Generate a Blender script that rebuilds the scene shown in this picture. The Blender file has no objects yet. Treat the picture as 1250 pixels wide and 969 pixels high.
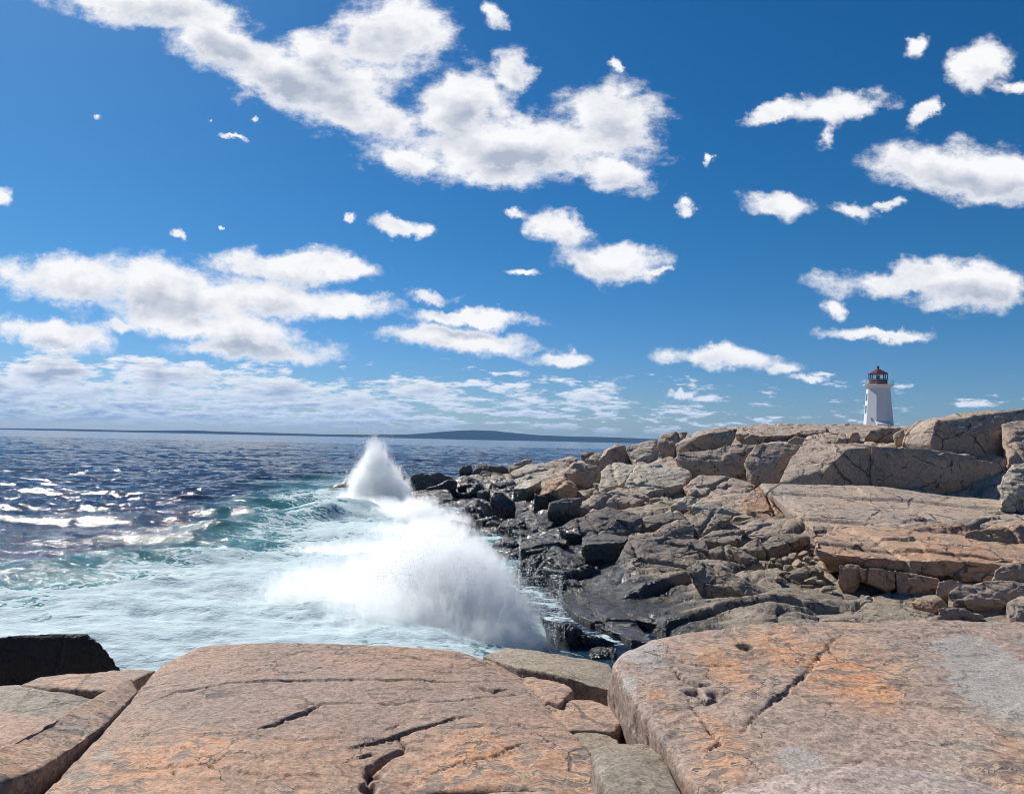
import bpy, bmesh, math, random
import numpy as np
from mathutils import Vector, Matrix
from mathutils.bvhtree import BVHTree

random.seed(7)
np.random.seed(7)
scene = bpy.context.scene
COL = scene.collection
R = math.radians

# ------------------------------------------------------------------ camera
F = 903.0                      # focal length in photo pixels (photo 1250 x 969)
CX, CY = 625.0, 484.5
EYE = np.array([0.0, 0.0, 8.0])
PITCH, ROLL = R(3.31), math.atan(0.0215)
f_ = np.array([0, math.cos(PITCH), math.sin(PITCH)])
r0 = np.array([1.0, 0, 0])
u0 = np.array([0, -math.sin(PITCH), math.cos(PITCH)])
rt = math.cos(ROLL) * r0 + math.sin(ROLL) * u0
up = -math.sin(ROLL) * r0 + math.cos(ROLL) * u0
cam = bpy.data.cameras.new("camera")
cam.sensor_width = 36.0
cam.lens = 36.0 * F / 1250.0
cam.clip_start, cam.clip_end = 0.1, 60000
camo = bpy.data.objects.new("camera", cam)
COL.objects.link(camo)
m = Matrix.Identity(4)
for i in range(3):
    m[i][0], m[i][1], m[i][2], m[i][3] = rt[i], up[i], -f_[i], EYE[i]
camo.matrix_world = m
scene.camera = camo

# ------------------------------------------------------------------ render settings
scene.render.engine = "CYCLES"
cy = scene.cycles
cy.use_denoising = True
cy.filter_width = 1.05
cy.max_bounces = 12
cy.diffuse_bounces = 3
cy.glossy_bounces = 3
cy.transmission_bounces = 4
cy.transparent_max_bounces = 8
cy.volume_bounces = 11
cy.volume_step_rate = 1.0
cy.volume_max_steps = 256
cy.sample_clamp_indirect = 6.0
cy.sample_clamp_direct = 0.0
cy.use_adaptive_sampling = True
cy.adaptive_threshold = 0.02
scene.view_settings.view_transform = "Standard"
scene.view_settings.look = "None"
scene.view_settings.gamma = 1.0
scene.view_settings.exposure = 0.35
scene.view_settings.use_curve_mapping = False

# ------------------------------------------------------------------ sun
SUN_AZ, SUN_EL = R(-42), R(44)          # azimuth from +Y, positive to the right
SUN = np.array([math.sin(SUN_AZ) * math.cos(SUN_EL), math.cos(SUN_AZ) * math.cos(SUN_EL), math.sin(SUN_EL)])
sl = bpy.data.lights.new("sun", "SUN")
sl.energy = 5.0
sl.angle = R(0.53)
sl.color = (1.0, 0.955, 0.89)
so = bpy.data.objects.new("sun", sl)
COL.objects.link(so)
so.rotation_euler = Vector(SUN).to_track_quat("Z", "Y").to_euler()

# ------------------------------------------------------------------ node helpers
class NT:
    def __init__(self, tree):
        self.t = tree
    def n(self, typ, **kw):
        nd = self.t.nodes.new("ShaderNode" + typ)
        for k, v in kw.items():
            setattr(nd, k, v)
        return nd
    def put(self, sock, v):
        if v is None:
            return
        if hasattr(v, "is_output"):
            self.t.links.new(v, sock)
        else:
            if isinstance(v, (tuple, list)) and len(v) == 3 and sock.type == "RGBA":
                v = (*v, 1)
            elif isinstance(v, (int, float)) and sock.type == "RGBA":
                v = (v, v, v, 1)
            sock.default_value = v
    def math(self, op, a, b=None, c=None, clamp=False):
        nd = self.n("Math", operation=op, use_clamp=clamp)
        for i, v in enumerate((a, b, c)):
            if v is not None:
                self.put(nd.inputs[i], v)
        return nd.outputs[0]
    def vmath(self, op, a, b=None, scale=None):
        nd = self.n("VectorMath", operation=op)
        self.put(nd.inputs[0], a)
        if b is not None:
            self.put(nd.inputs[1], b)
        if scale is not None:
            self.put(nd.inputs[3], scale)
        return nd.outputs[1] if op in ("LENGTH", "DOT_PRODUCT", "DISTANCE") else nd.outputs[0]
    def smooth(self, v, a, b, lo=0.0, hi=1.0):
        nd = self.n("MapRange", interpolation_type="SMOOTHSTEP")
        for i, x in enumerate((v, a, b, lo, hi)):
            self.put(nd.inputs[i], x)
        return nd.outputs[0]
    def lin(self, v, a, b, lo=0.0, hi=1.0):
        nd = self.n("MapRange")
        for i, x in enumerate((v, a, b, lo, hi)):
            self.put(nd.inputs[i], x)
        return nd.outputs[0]
    def noise(self, vec, scale, detail=4, rough=0.5, lac=2.0, dist=0.0, color=False):
        nd = self.n("TexNoise")
        self.put(nd.inputs["Vector"], vec)
        self.put(nd.inputs["Scale"], scale)
        nd.inputs["Detail"].default_value = detail
        nd.inputs["Roughness"].default_value = rough
        nd.inputs["Lacunarity"].default_value = lac
        nd.inputs["Distortion"].default_value = dist
        return nd.outputs["Color"] if color else nd.outputs[0]
    def voro(self, vec, scale, feature="F1", rand=1.0, out=0):
        nd = self.n("TexVoronoi", feature=feature)
        self.put(nd.inputs["Vector"], vec)
        self.put(nd.inputs["Scale"], scale)
        nd.inputs["Randomness"].default_value = rand
        return nd.outputs[out]
    def mapping(self, vec, loc=(0, 0, 0), rot=(0, 0, 0), sc=(1, 1, 1), typ="POINT"):
        nd = self.n("Mapping", vector_type=typ)
        self.put(nd.inputs[0], vec)
        nd.inputs[1].default_value = loc
        nd.inputs[2].default_value = rot
        nd.inputs[3].default_value = sc
        return nd.outputs[0]
    def mix(self, f, a, b, blend="MIX"):
        nd = self.n("Mix", data_type="RGBA", blend_type=blend)
        self.put(nd.inputs[0], f)
        self.put(nd.inputs[6], a)
        self.put(nd.inputs[7], b)
        return nd.outputs[2]
    def sep(self, v):
        nd = self.n("SeparateXYZ")
        self.put(nd.inputs[0], v)
        return nd.outputs
    def comb(self, x, y, z):
        nd = self.n("CombineXYZ")
        for i, v in enumerate((x, y, z)):
            self.put(nd.inputs[i], v)
        return nd.outputs[0]
    def bump(self, h, strength, dist, nrm=None):
        nd = self.n("Bump")
        nd.inputs["Strength"].default_value = strength
        nd.inputs["Distance"].default_value = dist
        self.put(nd.inputs["Height"], h)
        if nrm is not None:
            self.put(nd.inputs["Normal"], nrm)
        return nd.outputs[0]

def ray(px, py):
    d = F * f_ + (px - CX) * rt - (py - CY) * up
    return d / d[1]
def P(px, py, d):
    return EYE + ray(px, py) * d
def W(px, py, z=0.0):
    r = ray(px, py)
    return EYE + r * ((z - EYE[2]) / r[2])

# ------------------------------------------------------------------ sky with clouds
world = bpy.data.worlds.new("World")
scene.world = world
world.use_nodes = True
world.node_tree.nodes.clear()
world.cycles.sampling_method = "MANUAL"
world.cycles.sample_map_resolution = 512
N = NT(world.node_tree)
sky = N.n("TexSky", sky_type="NISHITA")
sky.sun_disc = False
sky.sun_elevation = SUN_EL
sky.sun_rotation = SUN_AZ
sky.altitude = 0
sky.air_density = 1.0
sky.dust_density = 0.35
sky.ozone_density = 4.0
SKY_STRENGTH = 0.056
dirv = N.n("TexCoord").outputs["Generated"]
dx, dy, dz = N.sep(dirv)
yy = N.math("MAXIMUM", dy, 0.08)
uu = N.math("DIVIDE", dx, yy)
vv = N.math("DIVIDE", dz, yy)
uv = N.comb(uu, vv, 0.0)
# wispy edges: the lookup is shifted by noise
wn = N.noise(uv, 12.0, 6, 0.66, color=True)
wn2 = N.noise(uv, 4.5, 2, 0.5, color=True)
warp = N.vmath("MULTIPLY", N.vmath("SUBTRACT", wn, (0.5, 0.5, 0.5)), (0.085, 0.060, 0.0))
warp2 = N.vmath("MULTIPLY", N.vmath("SUBTRACT", wn2, (0.5, 0.5, 0.5)), (0.05, 0.035, 0.0))
uvw = N.vmath("ADD", uv, N.vmath("ADD", warp, warp2))
CLOUDS = [  # centre x, y, radii, tilt (photo degrees, clockwise) of each puff
 (170,2,135,34,6),(262,45,72,48,32),(335,88,90,42,20),(478,50,84,66,-8),(405,105,95,50,12),(400,68,60,34,10),(455,148,58,22,5),
 (560,128,72,42,-18),(622,92,30,34,40),(615,182,172,44,-4),(745,148,74,56,0),(745,208,52,26,10),(498,195,52,22,12),(600,212,62,20,5),
 (605,18,17,30,-35),(490,274,50,13,4),(522,282,22,13,0),(630,262,28,9,5),(690,284,54,24,12),(742,320,74,28,5),(640,333,42,7,0),(800,333,34,8,0),
 (826,251,20,13,0),(866,195,12,12,0),(745,75,16,13,30),(418,272,11,7,0),
 (955,132,56,14,-22),(1025,128,60,22,-5),(1012,165,28,16,-55),(1112,55,25,15,-20),(1198,85,44,30,-40),(1240,112,30,15,-10),(1122,140,32,15,-50),
 (1150,208,112,38,6),(1225,215,80,40,0),(955,250,50,19,0),(1042,260,38,15,5),(1090,256,30,10,0),
 (1120,342,122,22,-4),(1190,352,76,34,0),(1020,372,28,17,0),(1072,403,74,12,-3),
 (880,438,80,17,4),(945,452,32,11,0),(990,466,42,7,0),(832,478,34,7,0),
 (14,235,20,20,0),(127,142,10,6,0),(284,168,26,6,8),(312,146,9,6,0),(253,148,8,7,0),(214,287,18,9,15),(274,274,7,6,0),
 (75,338,110,33,4),(205,358,112,40,9),(62,406,82,22,10),(355,325,108,22,3),(432,328,28,18,0),(335,362,95,26,4),(432,372,64,22,6),(525,364,42,12,0),
 (255,398,140,24,4),(305,425,120,18,0),(565,388,84,13,0),(560,415,108,19,2),(682,440,44,13,0),(150,400,42,11,0),
]
def puffs(vec, small):
    acc = None
    for (cx, cyy, rx, ry, an) in CLOUDS:
        if rx * ry < small:
            continue
        r = ray(cx, cyy)
        mp = N.mapping(vec, (r[0], r[2], 0), (0, 0, -R(an) - ROLL), (rx / F, ry / F, 1), "TEXTURE")
        ln = N.vmath("LENGTH", mp)
        wgt = min(1.0, 0.60 + rx * ry / 2600.0)
        if wgt < 1.0:
            ln = N.math("ADD", ln, 1.0 - wgt)
        acc = ln if acc is None else N.math("SMOOTH_MIN", acc, ln, 0.35)
    return N.math("SUBTRACT", 1.0, acc)
field = puffs(uvw, 0)                  # 1 in the middle of a puff, 0 at its rim
# the same puffs looked up a step toward the sun: how much cloud stands in the light's way
field_sun = puffs(N.vmath("ADD", uvw, (-0.010, 0.021, 0.0)), 400)
uvh = N.vmath("MULTIPLY", uv, (0.8, 1.25, 1.0))
fb = N.noise(uvh, 22.0, 9, 0.66)
fbl = N.noise(uvh, 7.0, 4, 0.58)
fm = N.math("ADD", field, N.math("MULTIPLY", N.math("SUBTRACT", fb, 0.5), 1.35))
fm = N.math("ADD", fm, N.math("MULTIPLY", N.math("SUBTRACT", fbl, 0.5), 1.25))
a1 = N.math("POWER", N.smooth(fm, -0.13, 0.48), 1.2)
# rows of small cumulus shrinking toward the horizon
qa = N.comb(N.math("MULTIPLY", uu, 15.0), N.math("MULTIPLY", vv, 58.0), 0.0)
qb = N.comb(N.math("MULTIPLY", uu, 30.0), N.math("MULTIPLY", vv, 150.0), 3.7)
farm = N.smooth(vv, 0.062, 0.034)
dn = N.mix(farm, N.noise(qa, 0.9, 8, 0.64), N.noise(qb, 0.9, 6, 0.62))
dn_up = N.mix(farm, N.noise(N.vmath("ADD", qa, (-0.10, 0.36, 0.0)), 0.9, 4, 0.56), N.noise(N.vmath("ADD", qb, (-0.10, 0.36, 0.0)), 0.9, 4, 0.56))
dl = N.noise(qa, 0.3, 2, 0.5)
el = N.smooth(vv, 0.15, 0.06)
bias = N.lin(uu, -0.55, 0.55, 0.10, -0.055)
cov = N.math("ADD", N.math("MULTIPLY", el, 0.195), N.math("MULTIPLY", bias, el))
cov = N.math("SUBTRACT", cov, 0.16)
dd_ = N.math("ADD", N.math("SUBTRACT", N.math("ADD", N.math("MULTIPLY", dn, 0.75), N.math("MULTIPLY", dl, 0.25)), 0.52), cov)
a2 = N.smooth(dd_, -0.005, 0.085)
above = N.smooth(vv, -0.002, 0.03)
a2 = N.math("MULTIPLY", a2, above)
hero_on = N.smooth(dy, 0.15, 0.3)
a1 = N.math("MULTIPLY", a1, hero_on)
a2 = N.math("MULTIPLY", a2, hero_on)
# open cumulus behind the viewer
pb_ = N.comb(N.math("DIVIDE", dx, N.math("MAXIMUM", dz, 0.05)), N.math("DIVIDE", dy, N.math("MAXIMUM", dz, 0.05)), 0.0)
a3 = N.math("MULTIPLY", N.smooth(N.noise(pb_, 0.8, 4, 0.6), 0.60, 0.72), N.math("MULTIPLY", N.smooth(dy, 0.0, -0.2), N.smooth(dz, 0.02, 0.15)))
alpha = N.math("MAXIMUM", N.math("MAXIMUM", a1, a2), a3)
# thick middles are greyer than the rims that the sun reaches
sh1 = N.noise(uvh, 9.0, 6, 0.6)
sh2 = N.noise(N.vmath("ADD", uvh, (-0.018, 0.034, 0.0)), 9.0, 3, 0.55)
lit = N.math("SUBTRACT", sh1, sh2)
shade_ = N.smooth(N.math("ADD", field_sun, N.math("MULTIPLY", N.math("SUBTRACT", fbl, 0.5), 1.2)), 0.10, 0.95)
thick1 = N.math("ADD", N.math("MULTIPLY", shade_, 0.82), N.math("MULTIPLY", lit, -2.4))
thick1 = N.math("MULTIPLY", thick1, N.smooth(fm, 0.1, 0.7), clamp=True)
thick2 = N.math("ADD", N.math("MULTIPLY", N.smooth(dd_, 0.03, 0.20), 0.75), N.math("MULTIPLY", N.math("SUBTRACT", dn_up, dn), 4.2))
thick2 = N.math("MULTIPLY", thick2, N.smooth(dd_, 0.0, 0.10), clamp=True)
pick = N.math("GREATER_THAN", a1, a2)
thick = N.mix(pick, thick2, thick1)
ccol = N.mix(thick, (0.75, 0.755, 0.77), (0.34, 0.385, 0.475))
ccol = N.mix(N.smooth(vv, 0.14, 0.0), ccol, N.mix(thick, (0.46, 0.56, 0.70), (0.24, 0.34, 0.52)))
# deep, saturated blue of the photograph
hs = N.n("HueSaturation")
hs.inputs["Hue"].default_value = 0.5
hs.inputs["Saturation"].default_value = 1.16
hs.inputs["Value"].default_value = 1.0
tint = N.mix(N.smooth(vv, 0.30, -0.02), (0.62, 0.90, 1.10), (0.70, 0.88, 1.20))
N.put(hs.inputs["Color"], N.mix(1.0, sky.outputs[0], tint, "MULTIPLY"))
bg1 = N.n("Background")
N.put(bg1.inputs[0], hs.outputs[0])
bg1.inputs[1].default_value = SKY_STRENGTH
bg2 = N.n("Background")
N.put(bg2.inputs[0], ccol)
bg2.inputs[1].default_value = 1.0
ms = N.n("MixShader")
N.put(ms.inputs[0], alpha)
N.put(ms.inputs[1], bg1.outputs[0])
N.put(ms.inputs[2], bg2.outputs[0])
wo = N.n("OutputWorld")
N.put(wo.inputs[0], ms.outputs[0])

# ------------------------------------------------------------------ numpy noise
def _h(i, j, k, s):
    with np.errstate(over="ignore"):
        x = (i.astype(np.uint32) * np.uint32(374761393) + j.astype(np.uint32) * np.uint32(668265263)
             + k.astype(np.uint32) * np.uint32(2147483647) + np.uint32(s * 974634 + 12345))
        x = (x ^ (x >> np.uint32(13))) * np.uint32(1274126177)
        x = (x ^ (x >> np.uint32(16))) * np.uint32(2246822519)
        return x ^ (x >> np.uint32(13))
def perlin(p, s=0):
    p = np.asarray(p, dtype=np.float64)
    fl = np.floor(p)
    q = p - fl
    ii = fl.astype(np.int64)
    w = q * q * q * (q * (q * 6 - 15) + 10)
    out = 0.0
    for a in (0, 1):
        wa = w[:, 0] if a else 1 - w[:, 0]
        for b in (0, 1):
            wb = w[:, 1] if b else 1 - w[:, 1]
            for c in (0, 1):
                wc = w[:, 2] if c else 1 - w[:, 2]
                h = _h(ii[:, 0] + a, ii[:, 1] + b, ii[:, 2] + c, s)
                gx = (h & np.uint32(1023)).astype(np.float64) / 511.5 - 1
                gy = ((h >> np.uint32(10)) & np.uint32(1023)).astype(np.float64) / 511.5 - 1
                gz = ((h >> np.uint32(20)) & np.uint32(1023)).astype(np.float64) / 511.5 - 1
                out = out + wa * wb * wc * (gx * (q[:, 0] - a) + gy * (q[:, 1] - b) + gz * (q[:, 2] - c))
    return out * 1.2
def fbm(p, octaves=4, rough=0.5, s=0, ridged=False):
    out, amp, fr, tot = 0.0, 1.0, 1.0, 0.0
    for o in range(octaves):
        v = perlin(p * fr + 17.3 * o, s + o)
        if ridged:
            v = 1 - 2 * np.abs(v)
        out = out + amp * v
        tot += amp
        amp *= rough
        fr *= 2.03
    return out / tot
def blocks(p, s=0):
    """jointed-rock relief: every cell of a jittered grid is a tilted flat facet; returns facet height and the gap to the next cell"""
    fl = np.floor(p).astype(np.int64)
    best = np.full(len(p), 9e9); second = np.full(len(p), 9e9); val = np.zeros(len(p))
    for a in (-1, 0, 1):
        for b in (-1, 0, 1):
            i, j = fl[:, 0] + a, fl[:, 1] + b
            h = _h(i, j, i * 0, s)
            jx = (h & np.uint32(255)).astype(float) / 255; jy = ((h >> np.uint32(8)) & np.uint32(255)).astype(float) / 255
            h2 = _h(j, i, i * 0 + 3, s + 7)
            tx = (h2 & np.uint32(255)).astype(float) / 127.5 - 1; ty = ((h2 >> np.uint32(8)) & np.uint32(255)).astype(float) / 127.5 - 1
            tz = ((h2 >> np.uint32(16)) & np.uint32(255)).astype(float) / 127.5 - 1
            ex, ey = p[:, 0] - (i + jx), p[:, 1] - (j + jy)
            d = ex * ex + ey * ey
            v = 0.55 * tz + 0.75 * (tx * ex + ty * ey)
            nb = d < best
            second = np.where(nb, best, np.minimum(second, d))
            val = np.where(nb, v, val)
            best = np.where(nb, d, best)
    return val, np.sqrt(second) - np.sqrt(best)

def facets(p, s=0):
    """broken-stone relief in 3D: tilted flat facets, one per cell"""
    fl = np.floor(p).astype(np.int64)
    best = np.full(len(p), 9e9); val = np.zeros(len(p))
    for a in (-1, 0, 1):
        for b in (-1, 0, 1):
            for c_ in (-1, 0, 1):
                i, j, k = fl[:, 0] + a, fl[:, 1] + b, fl[:, 2] + c_
                h = _h(i, j, k, s); g = _h(j, k, i, s + 3)
                e = [p[:, q] - (v + ((h >> np.uint32(8 * q)) & np.uint32(255)).astype(float) / 255) for q, v in enumerate((i, j, k))]
                d = e[0] ** 2 + e[1] ** 2 + e[2] ** 2
                t = [((g >> np.uint32(8 * q)) & np.uint32(255)).astype(float) / 127.5 - 1 for q in range(3)]
                v = 0.35 * t[0] + 0.8 * (t[0] * e[0] + t[1] * e[1] + t[2] * e[2])
                nb = d < best
                val = np.where(nb, v, val); best = np.where(nb, d, best)
    return val

# ------------------------------------------------------------------ object helpers
def tag(o, label=None, cat=None, group=None, kind=None):
    if label: o["label"] = label
    if cat: o["category"] = cat
    if group: o["group"] = group
    if kind: o["kind"] = kind
    return o
def mesh_from(name, verts, faces, smooth=True):
    me = bpy.data.meshes.new(name)
    verts = np.asarray(verts, dtype=np.float32)
    if isinstance(faces, np.ndarray):
        nf, k = faces.shape
        me.vertices.add(len(verts)); me.vertices.foreach_set("co", verts.ravel())
        me.loops.add(nf * k); me.loops.foreach_set("vertex_index", faces.ravel().astype(np.int32))
        me.polygons.add(nf)
        me.polygons.foreach_set("loop_start", np.arange(0, nf * k, k, dtype=np.int32))
        me.update(calc_edges=True); me.validate()
    else:
        me.from_pydata([tuple(v) for v in verts], [], [tuple(f) for f in faces])
        me.update()
    me.polygons.foreach_set("use_smooth", [smooth] * len(me.polygons))
    return me
def link(name, me, mat=None, parent=None, loc=None):
    o = bpy.data.objects.new(name, me)
    COL.objects.link(o)
    if mat is not None:
        me.materials.append(mat)
    if loc is not None:
        o.location = loc
    if parent is not None:
        o.parent = parent
    return o
def grid_faces(nr, nc):
    a = np.arange(nr * nc).reshape(nr, nc)
    return np.stack([a[:-1, :-1].ravel(), a[:-1, 1:].ravel(), a[1:, 1:].ravel(), a[1:, :-1].ravel()], 1)
def add_attr(me, name, vals):
    at = me.attributes.new(name, "FLOAT", "POINT")
    at.data.foreach_set("value", np.asarray(vals, dtype=np.float32))

def new_mat(name):
    mt = bpy.data.materials.new(name)
    mt.use_nodes = True
    mt.node_tree.nodes.clear()
    n = NT(mt.node_tree)
    bs = n.n("BsdfPrincipled")
    out = n.n("OutputMaterial")
    n.put(out.inputs[0], bs.outputs[0])
    return mt, n, bs
def simple(name, col, rough=0.6, metal=0.0, var=0.12, scale=6.0):
    mt, n, bs = new_mat(name)
    pos = n.n("TexCoord").outputs["Object"]
    k = n.noise(pos, scale, 5, 0.6)
    c = n.mix(k, tuple(x * (1 - var) for x in col), tuple(min(1, x * (1 + var)) for x in col))
    n.put(bs.inputs["Base Color"], c)
    bs.inputs["Roughness"].default_value = rough
    bs.inputs["Metallic"].default_value = metal
    return mt

# ------------------------------------------------------------------ granite
def granite(name, ca, cb, cc, orange=0.3, oc=(0.42, 0.17, 0.06), grain=1.0, big=1.0, near=False, crackw=0.02, cracks=1.0, dark_low=True, spots=0.4, lichen=0.0):
    """ca/cb: two tones of the stone, cc: grey lichen tone, oc: rust stain"""
    mt, n, bs = new_mat(name)
    pos = n.n("NewGeometry").outputs["Position"]
    rnd = n.n("ObjectInfo").outputs["Random"]
    px, py, pz = n.sep(pos)
    off = n.vmath("ADD", pos, n.comb(n.math("MULTIPLY", rnd, 37.0), n.math("MULTIPLY", rnd, 11.0), 0.0))
    big1 = n.noise(off, 0.45 * big, 5, 0.6)
    big2 = n.noise(off, 1.3 * big, 6, 0.62, dist=0.6)
    med = n.noise(off, 5.0 * big, 5, 0.65)
    col = n.mix(n.smooth(big1, 0.33, 0.67), ca, cb)
    col = n.mix(n.smooth(big2, 0.52, 0.68, 0.0, spots), col, cc)
    om = n.math("ADD", n.math("MULTIPLY", n.noise(n.vmath("ADD", off, (5, 9, 2)), 0.8 * big, 6, 0.66, dist=0.8), 1.0), orange - 0.5)
    if near:
        oa = n.n("Attribute", attribute_name="stain").outputs["Fac"]
        om = n.math("ADD", om, n.math("MULTIPLY", oa, 0.36))
        om = n.math("ADD", om, n.math("MULTIPLY", n.math("SUBTRACT", n.noise(off, 6.0, 5, 0.7, dist=1.0), 0.5), 0.55))
    ofac = n.smooth(om, 0.30, 0.82, 0.0, 0.80)
    col = n.mix(ofac, col, n.mix(med, oc, tuple(min(1, x * 1.45) for x in oc)))
    # fine mottling
    mot = n.noise(off, 14.0 * big, 4, 0.7)
    col = n.mix(n.smooth(mot, 0.3, 0.7, 0.0, 1.0), n.mix(1.0, col, (0.93, 0.92, 0.92) if near else (0.80, 0.79, 0.79), "MULTIPLY"), n.mix(1.0, col, (1.05, 1.05, 1.04) if near else (1.13, 1.12, 1.10), "MULTIPLY"))
    # feldspar, quartz and mica grains
    g1 = n.voro(off, (46.0 if near else 34.0) * grain, out=1)
    gr = n.sep(g1)[0]
    g2 = n.voro(off, 120.0 * grain, out=1)
    gq = n.sep(g2)[1]
    gv = n.math("ADD", n.math("MULTIPLY", gr, 0.6), n.math("MULTIPLY", gq, 0.4))
    gfac = n.lin(gv, 0.12, 0.88, 0.60, 1.36) if near else n.lin(gv, 0.1, 0.9, 0.82, 1.17)
    gm = n.n("CombineColor")
    for i in range(3):
        n.put(gm.inputs[i], gfac)
    col = n.mix(1.0, col, gm.outputs[0], "MULTIPLY")
    h = n.math("ADD", n.math("MULTIPLY", med, 0.5), n.math("MULTIPLY", mot, 0.35))
    if near:
        # weathered flakes: grey-brown patches with pale rims left on the rusty skin
        wv_ = n.vmath("ADD", off, n.vmath("SCALE", n.noise(off, 2.2, 3, 0.6, color=True), scale=0.35))
        fl = n.mapping(wv_, rot=(0, 0, R(22)), sc=(5.0, 12.5, 7.0))
        fk = n.noise(fl, 1.0, 5, 0.62, dist=0.5)
        fz = n.noise(off, 1.1, 3, 0.5)
        zone = n.math("MULTIPLY", n.smooth(fz, 0.36, 0.50), n.smooth(om, 0.20, 0.44))
        ff = n.math("MULTIPLY", n.smooth(fk, 0.535, 0.565), zone)
        rim = n.math("MULTIPLY", n.math("MULTIPLY", n.smooth(fk, 0.495, 0.53), n.smooth(fk, 0.565, 0.535)), zone)
        streak = n.noise(n.mapping(wv_, rot=(0, 0, R(15)), sc=(2.0, 16.0, 6.0)), 1.0, 5, 0.65)
        col = n.mix(n.math("MULTIPLY", n.smooth(streak, 0.45, 0.70), n.smooth(om, 0.25, 0.6, 0.0, 0.55)), col, (0.47, 0.335, 0.225))
        col = n.mix(n.math("MULTIPLY", rim, 0.65), col, (0.50, 0.37, 0.25))
        col = n.mix(n.math("MULTIPLY", ff, 0.82), col, n.mix(gr, (0.12, 0.098, 0.082), (0.24, 0.20, 0.168)))
        h = n.math("ADD", h, n.math("ADD", n.math("MULTIPLY", ff, -0.5), n.math("MULTIPLY", rim, 0.25)))
        # grey lichen crust with a ragged border where the stone carries it
        lc = n.smooth(n.math("ADD", n.math("MULTIPLY", oa, -1.0), n.math("MULTIPLY", n.math("SUBTRACT", n.noise(off, 3.2, 8, 0.74), 0.5), 2.3)), 0.46, 0.54)
        if lichen:
            col = n.mix(n.math("MULTIPLY", lc, lichen), col, n.mix(gq, (0.235, 0.215, 0.19), (0.43, 0.40, 0.36)))
        # hairline cracks
        hv = n.voro(n.vmath("ADD", off, n.vmath("SCALE", n.noise(off, 3.0, 5, 0.65, color=True), scale=0.5)), 1.5, "DISTANCE_TO_EDGE")
        hk = n.math("MULTIPLY", n.smooth(hv, 0.012, 0.003), n.smooth(n.noise(off, 1.6, 3), 0.50, 0.60))
        col = n.mix(n.math("MULTIPLY", hk, 0.75), col, (0.06, 0.05, 0.043))
        h = n.math("SUBTRACT", h, n.math("MULTIPLY", hk, 1.2))
        # chalky lichen discs
        lz = n.voro(n.vmath("ADD", off, n.vmath("SCALE", n.noise(off, 9.0, 3, color=True), scale=0.16)), 2.1, out=0)
        lk = n.math("MULTIPLY", n.smooth(lz, 0.20, 0.10), n.smooth(fz, 0.50, 0.62))
        col = n.mix(n.math("MULTIPLY", lk, 0.55), col, (0.40, 0.355, 0.295))
        crevice_dark = n.n("Attribute", attribute_name="crevice_dark").outputs["Fac"]  # darker tone along the traced cracks and in the dimples
        col = n.mix(n.math("MULTIPLY", crevice_dark, 0.8), col, (0.045, 0.04, 0.036))
        h = n.math("ADD", h, n.math("MULTIPLY", gv, 0.30))
    # joints
    cp = n.vmath("ADD", off, n.vmath("SCALE", n.noise(off, 1.2, 4, 0.6, color=True), scale=0.9))
    cp = n.mapping(cp, rot=(0.3, 0.2, 0.5), sc=(1, 0.6, 1.3))
    ve = n.voro(cp, 0.42 * big, "DISTANCE_TO_EDGE")
    ck = n.smooth(ve, crackw, crackw * 0.25)
    ck = n.math("MULTIPLY", ck, n.smooth(n.noise(off, 0.7, 2), 0.42, 0.55, 0.0, cracks))
    col = n.mix(n.math("MULTIPLY", ck, 0.8), col, (0.05, 0.045, 0.042))
    h = n.math("SUBTRACT", h, n.math("MULTIPLY", ck, 0.8))
    if not near:
        hv = n.voro(n.vmath("ADD", off, n.vmath("SCALE", n.noise(off, 1.6, 5, 0.65, color=True), scale=0.8)), 1.0, "DISTANCE_TO_EDGE")
        hk = n.math("MULTIPLY", n.smooth(hv, 0.030, 0.006), n.smooth(n.noise(off, 0.9, 3), 0.47, 0.58))
        col = n.mix(n.math("MULTIPLY", hk, 0.7), col, (0.05, 0.045, 0.04))
        h = n.math("SUBTRACT", h, n.math("MULTIPLY", hk, 0.7))
    rough = n.lin(mot, 0.2, 0.8, 0.62, 0.9)
    if dark_low:
        # black algae and wet rock in the splash zone
        edge_z = n.math("SUBTRACT", 2.45, n.math("MULTIPLY", n.math("MAXIMUM", n.math("SUBTRACT", px, 3.5), 0.0), 0.30))
        edge_z = n.math("ADD", edge_z, n.math("MULTIPLY", n.math("MAXIMUM", n.math("SUBTRACT", py, 55.0), 0.0), 0.012))
        zz_ = n.math("ADD", pz, n.math("MULTIPLY", n.math("SUBTRACT", big2, 0.5), 2.2))
        wet = n.smooth(zz_, n.math("ADD", edge_z, 0.35), n.math("SUBTRACT", edge_z, 0.35))
        wcol = n.mix(n.smooth(med, 0.35, 0.7), (0.008, 0.009, 0.011), (0.042, 0.042, 0.041))
        olive = n.math("MULTIPLY", n.smooth(n.noise(off, 0.9, 4), 0.52, 0.66), n.smooth(zz_, n.math("SUBTRACT", edge_z, 1.6), edge_z))
        wcol = n.mix(n.math("MULTIPLY", olive, 0.75), wcol, (0.13, 0.105, 0.035))
        col = n.mix(n.math("MULTIPLY", wet, 0.92), col, wcol)
        rough = n.mix(n.math("MULTIPLY", wet, n.smooth(big1, 0.30, 0.42)), rough, n.lin(med, 0.3, 0.7, 0.05, 0.34))
    n.put(bs.inputs["Base Color"], col)
    n.put(bs.inputs["Roughness"], rough)
    bs.inputs["Specular IOR Level"].default_value = 0.35 if not dark_low else 0.5
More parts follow.
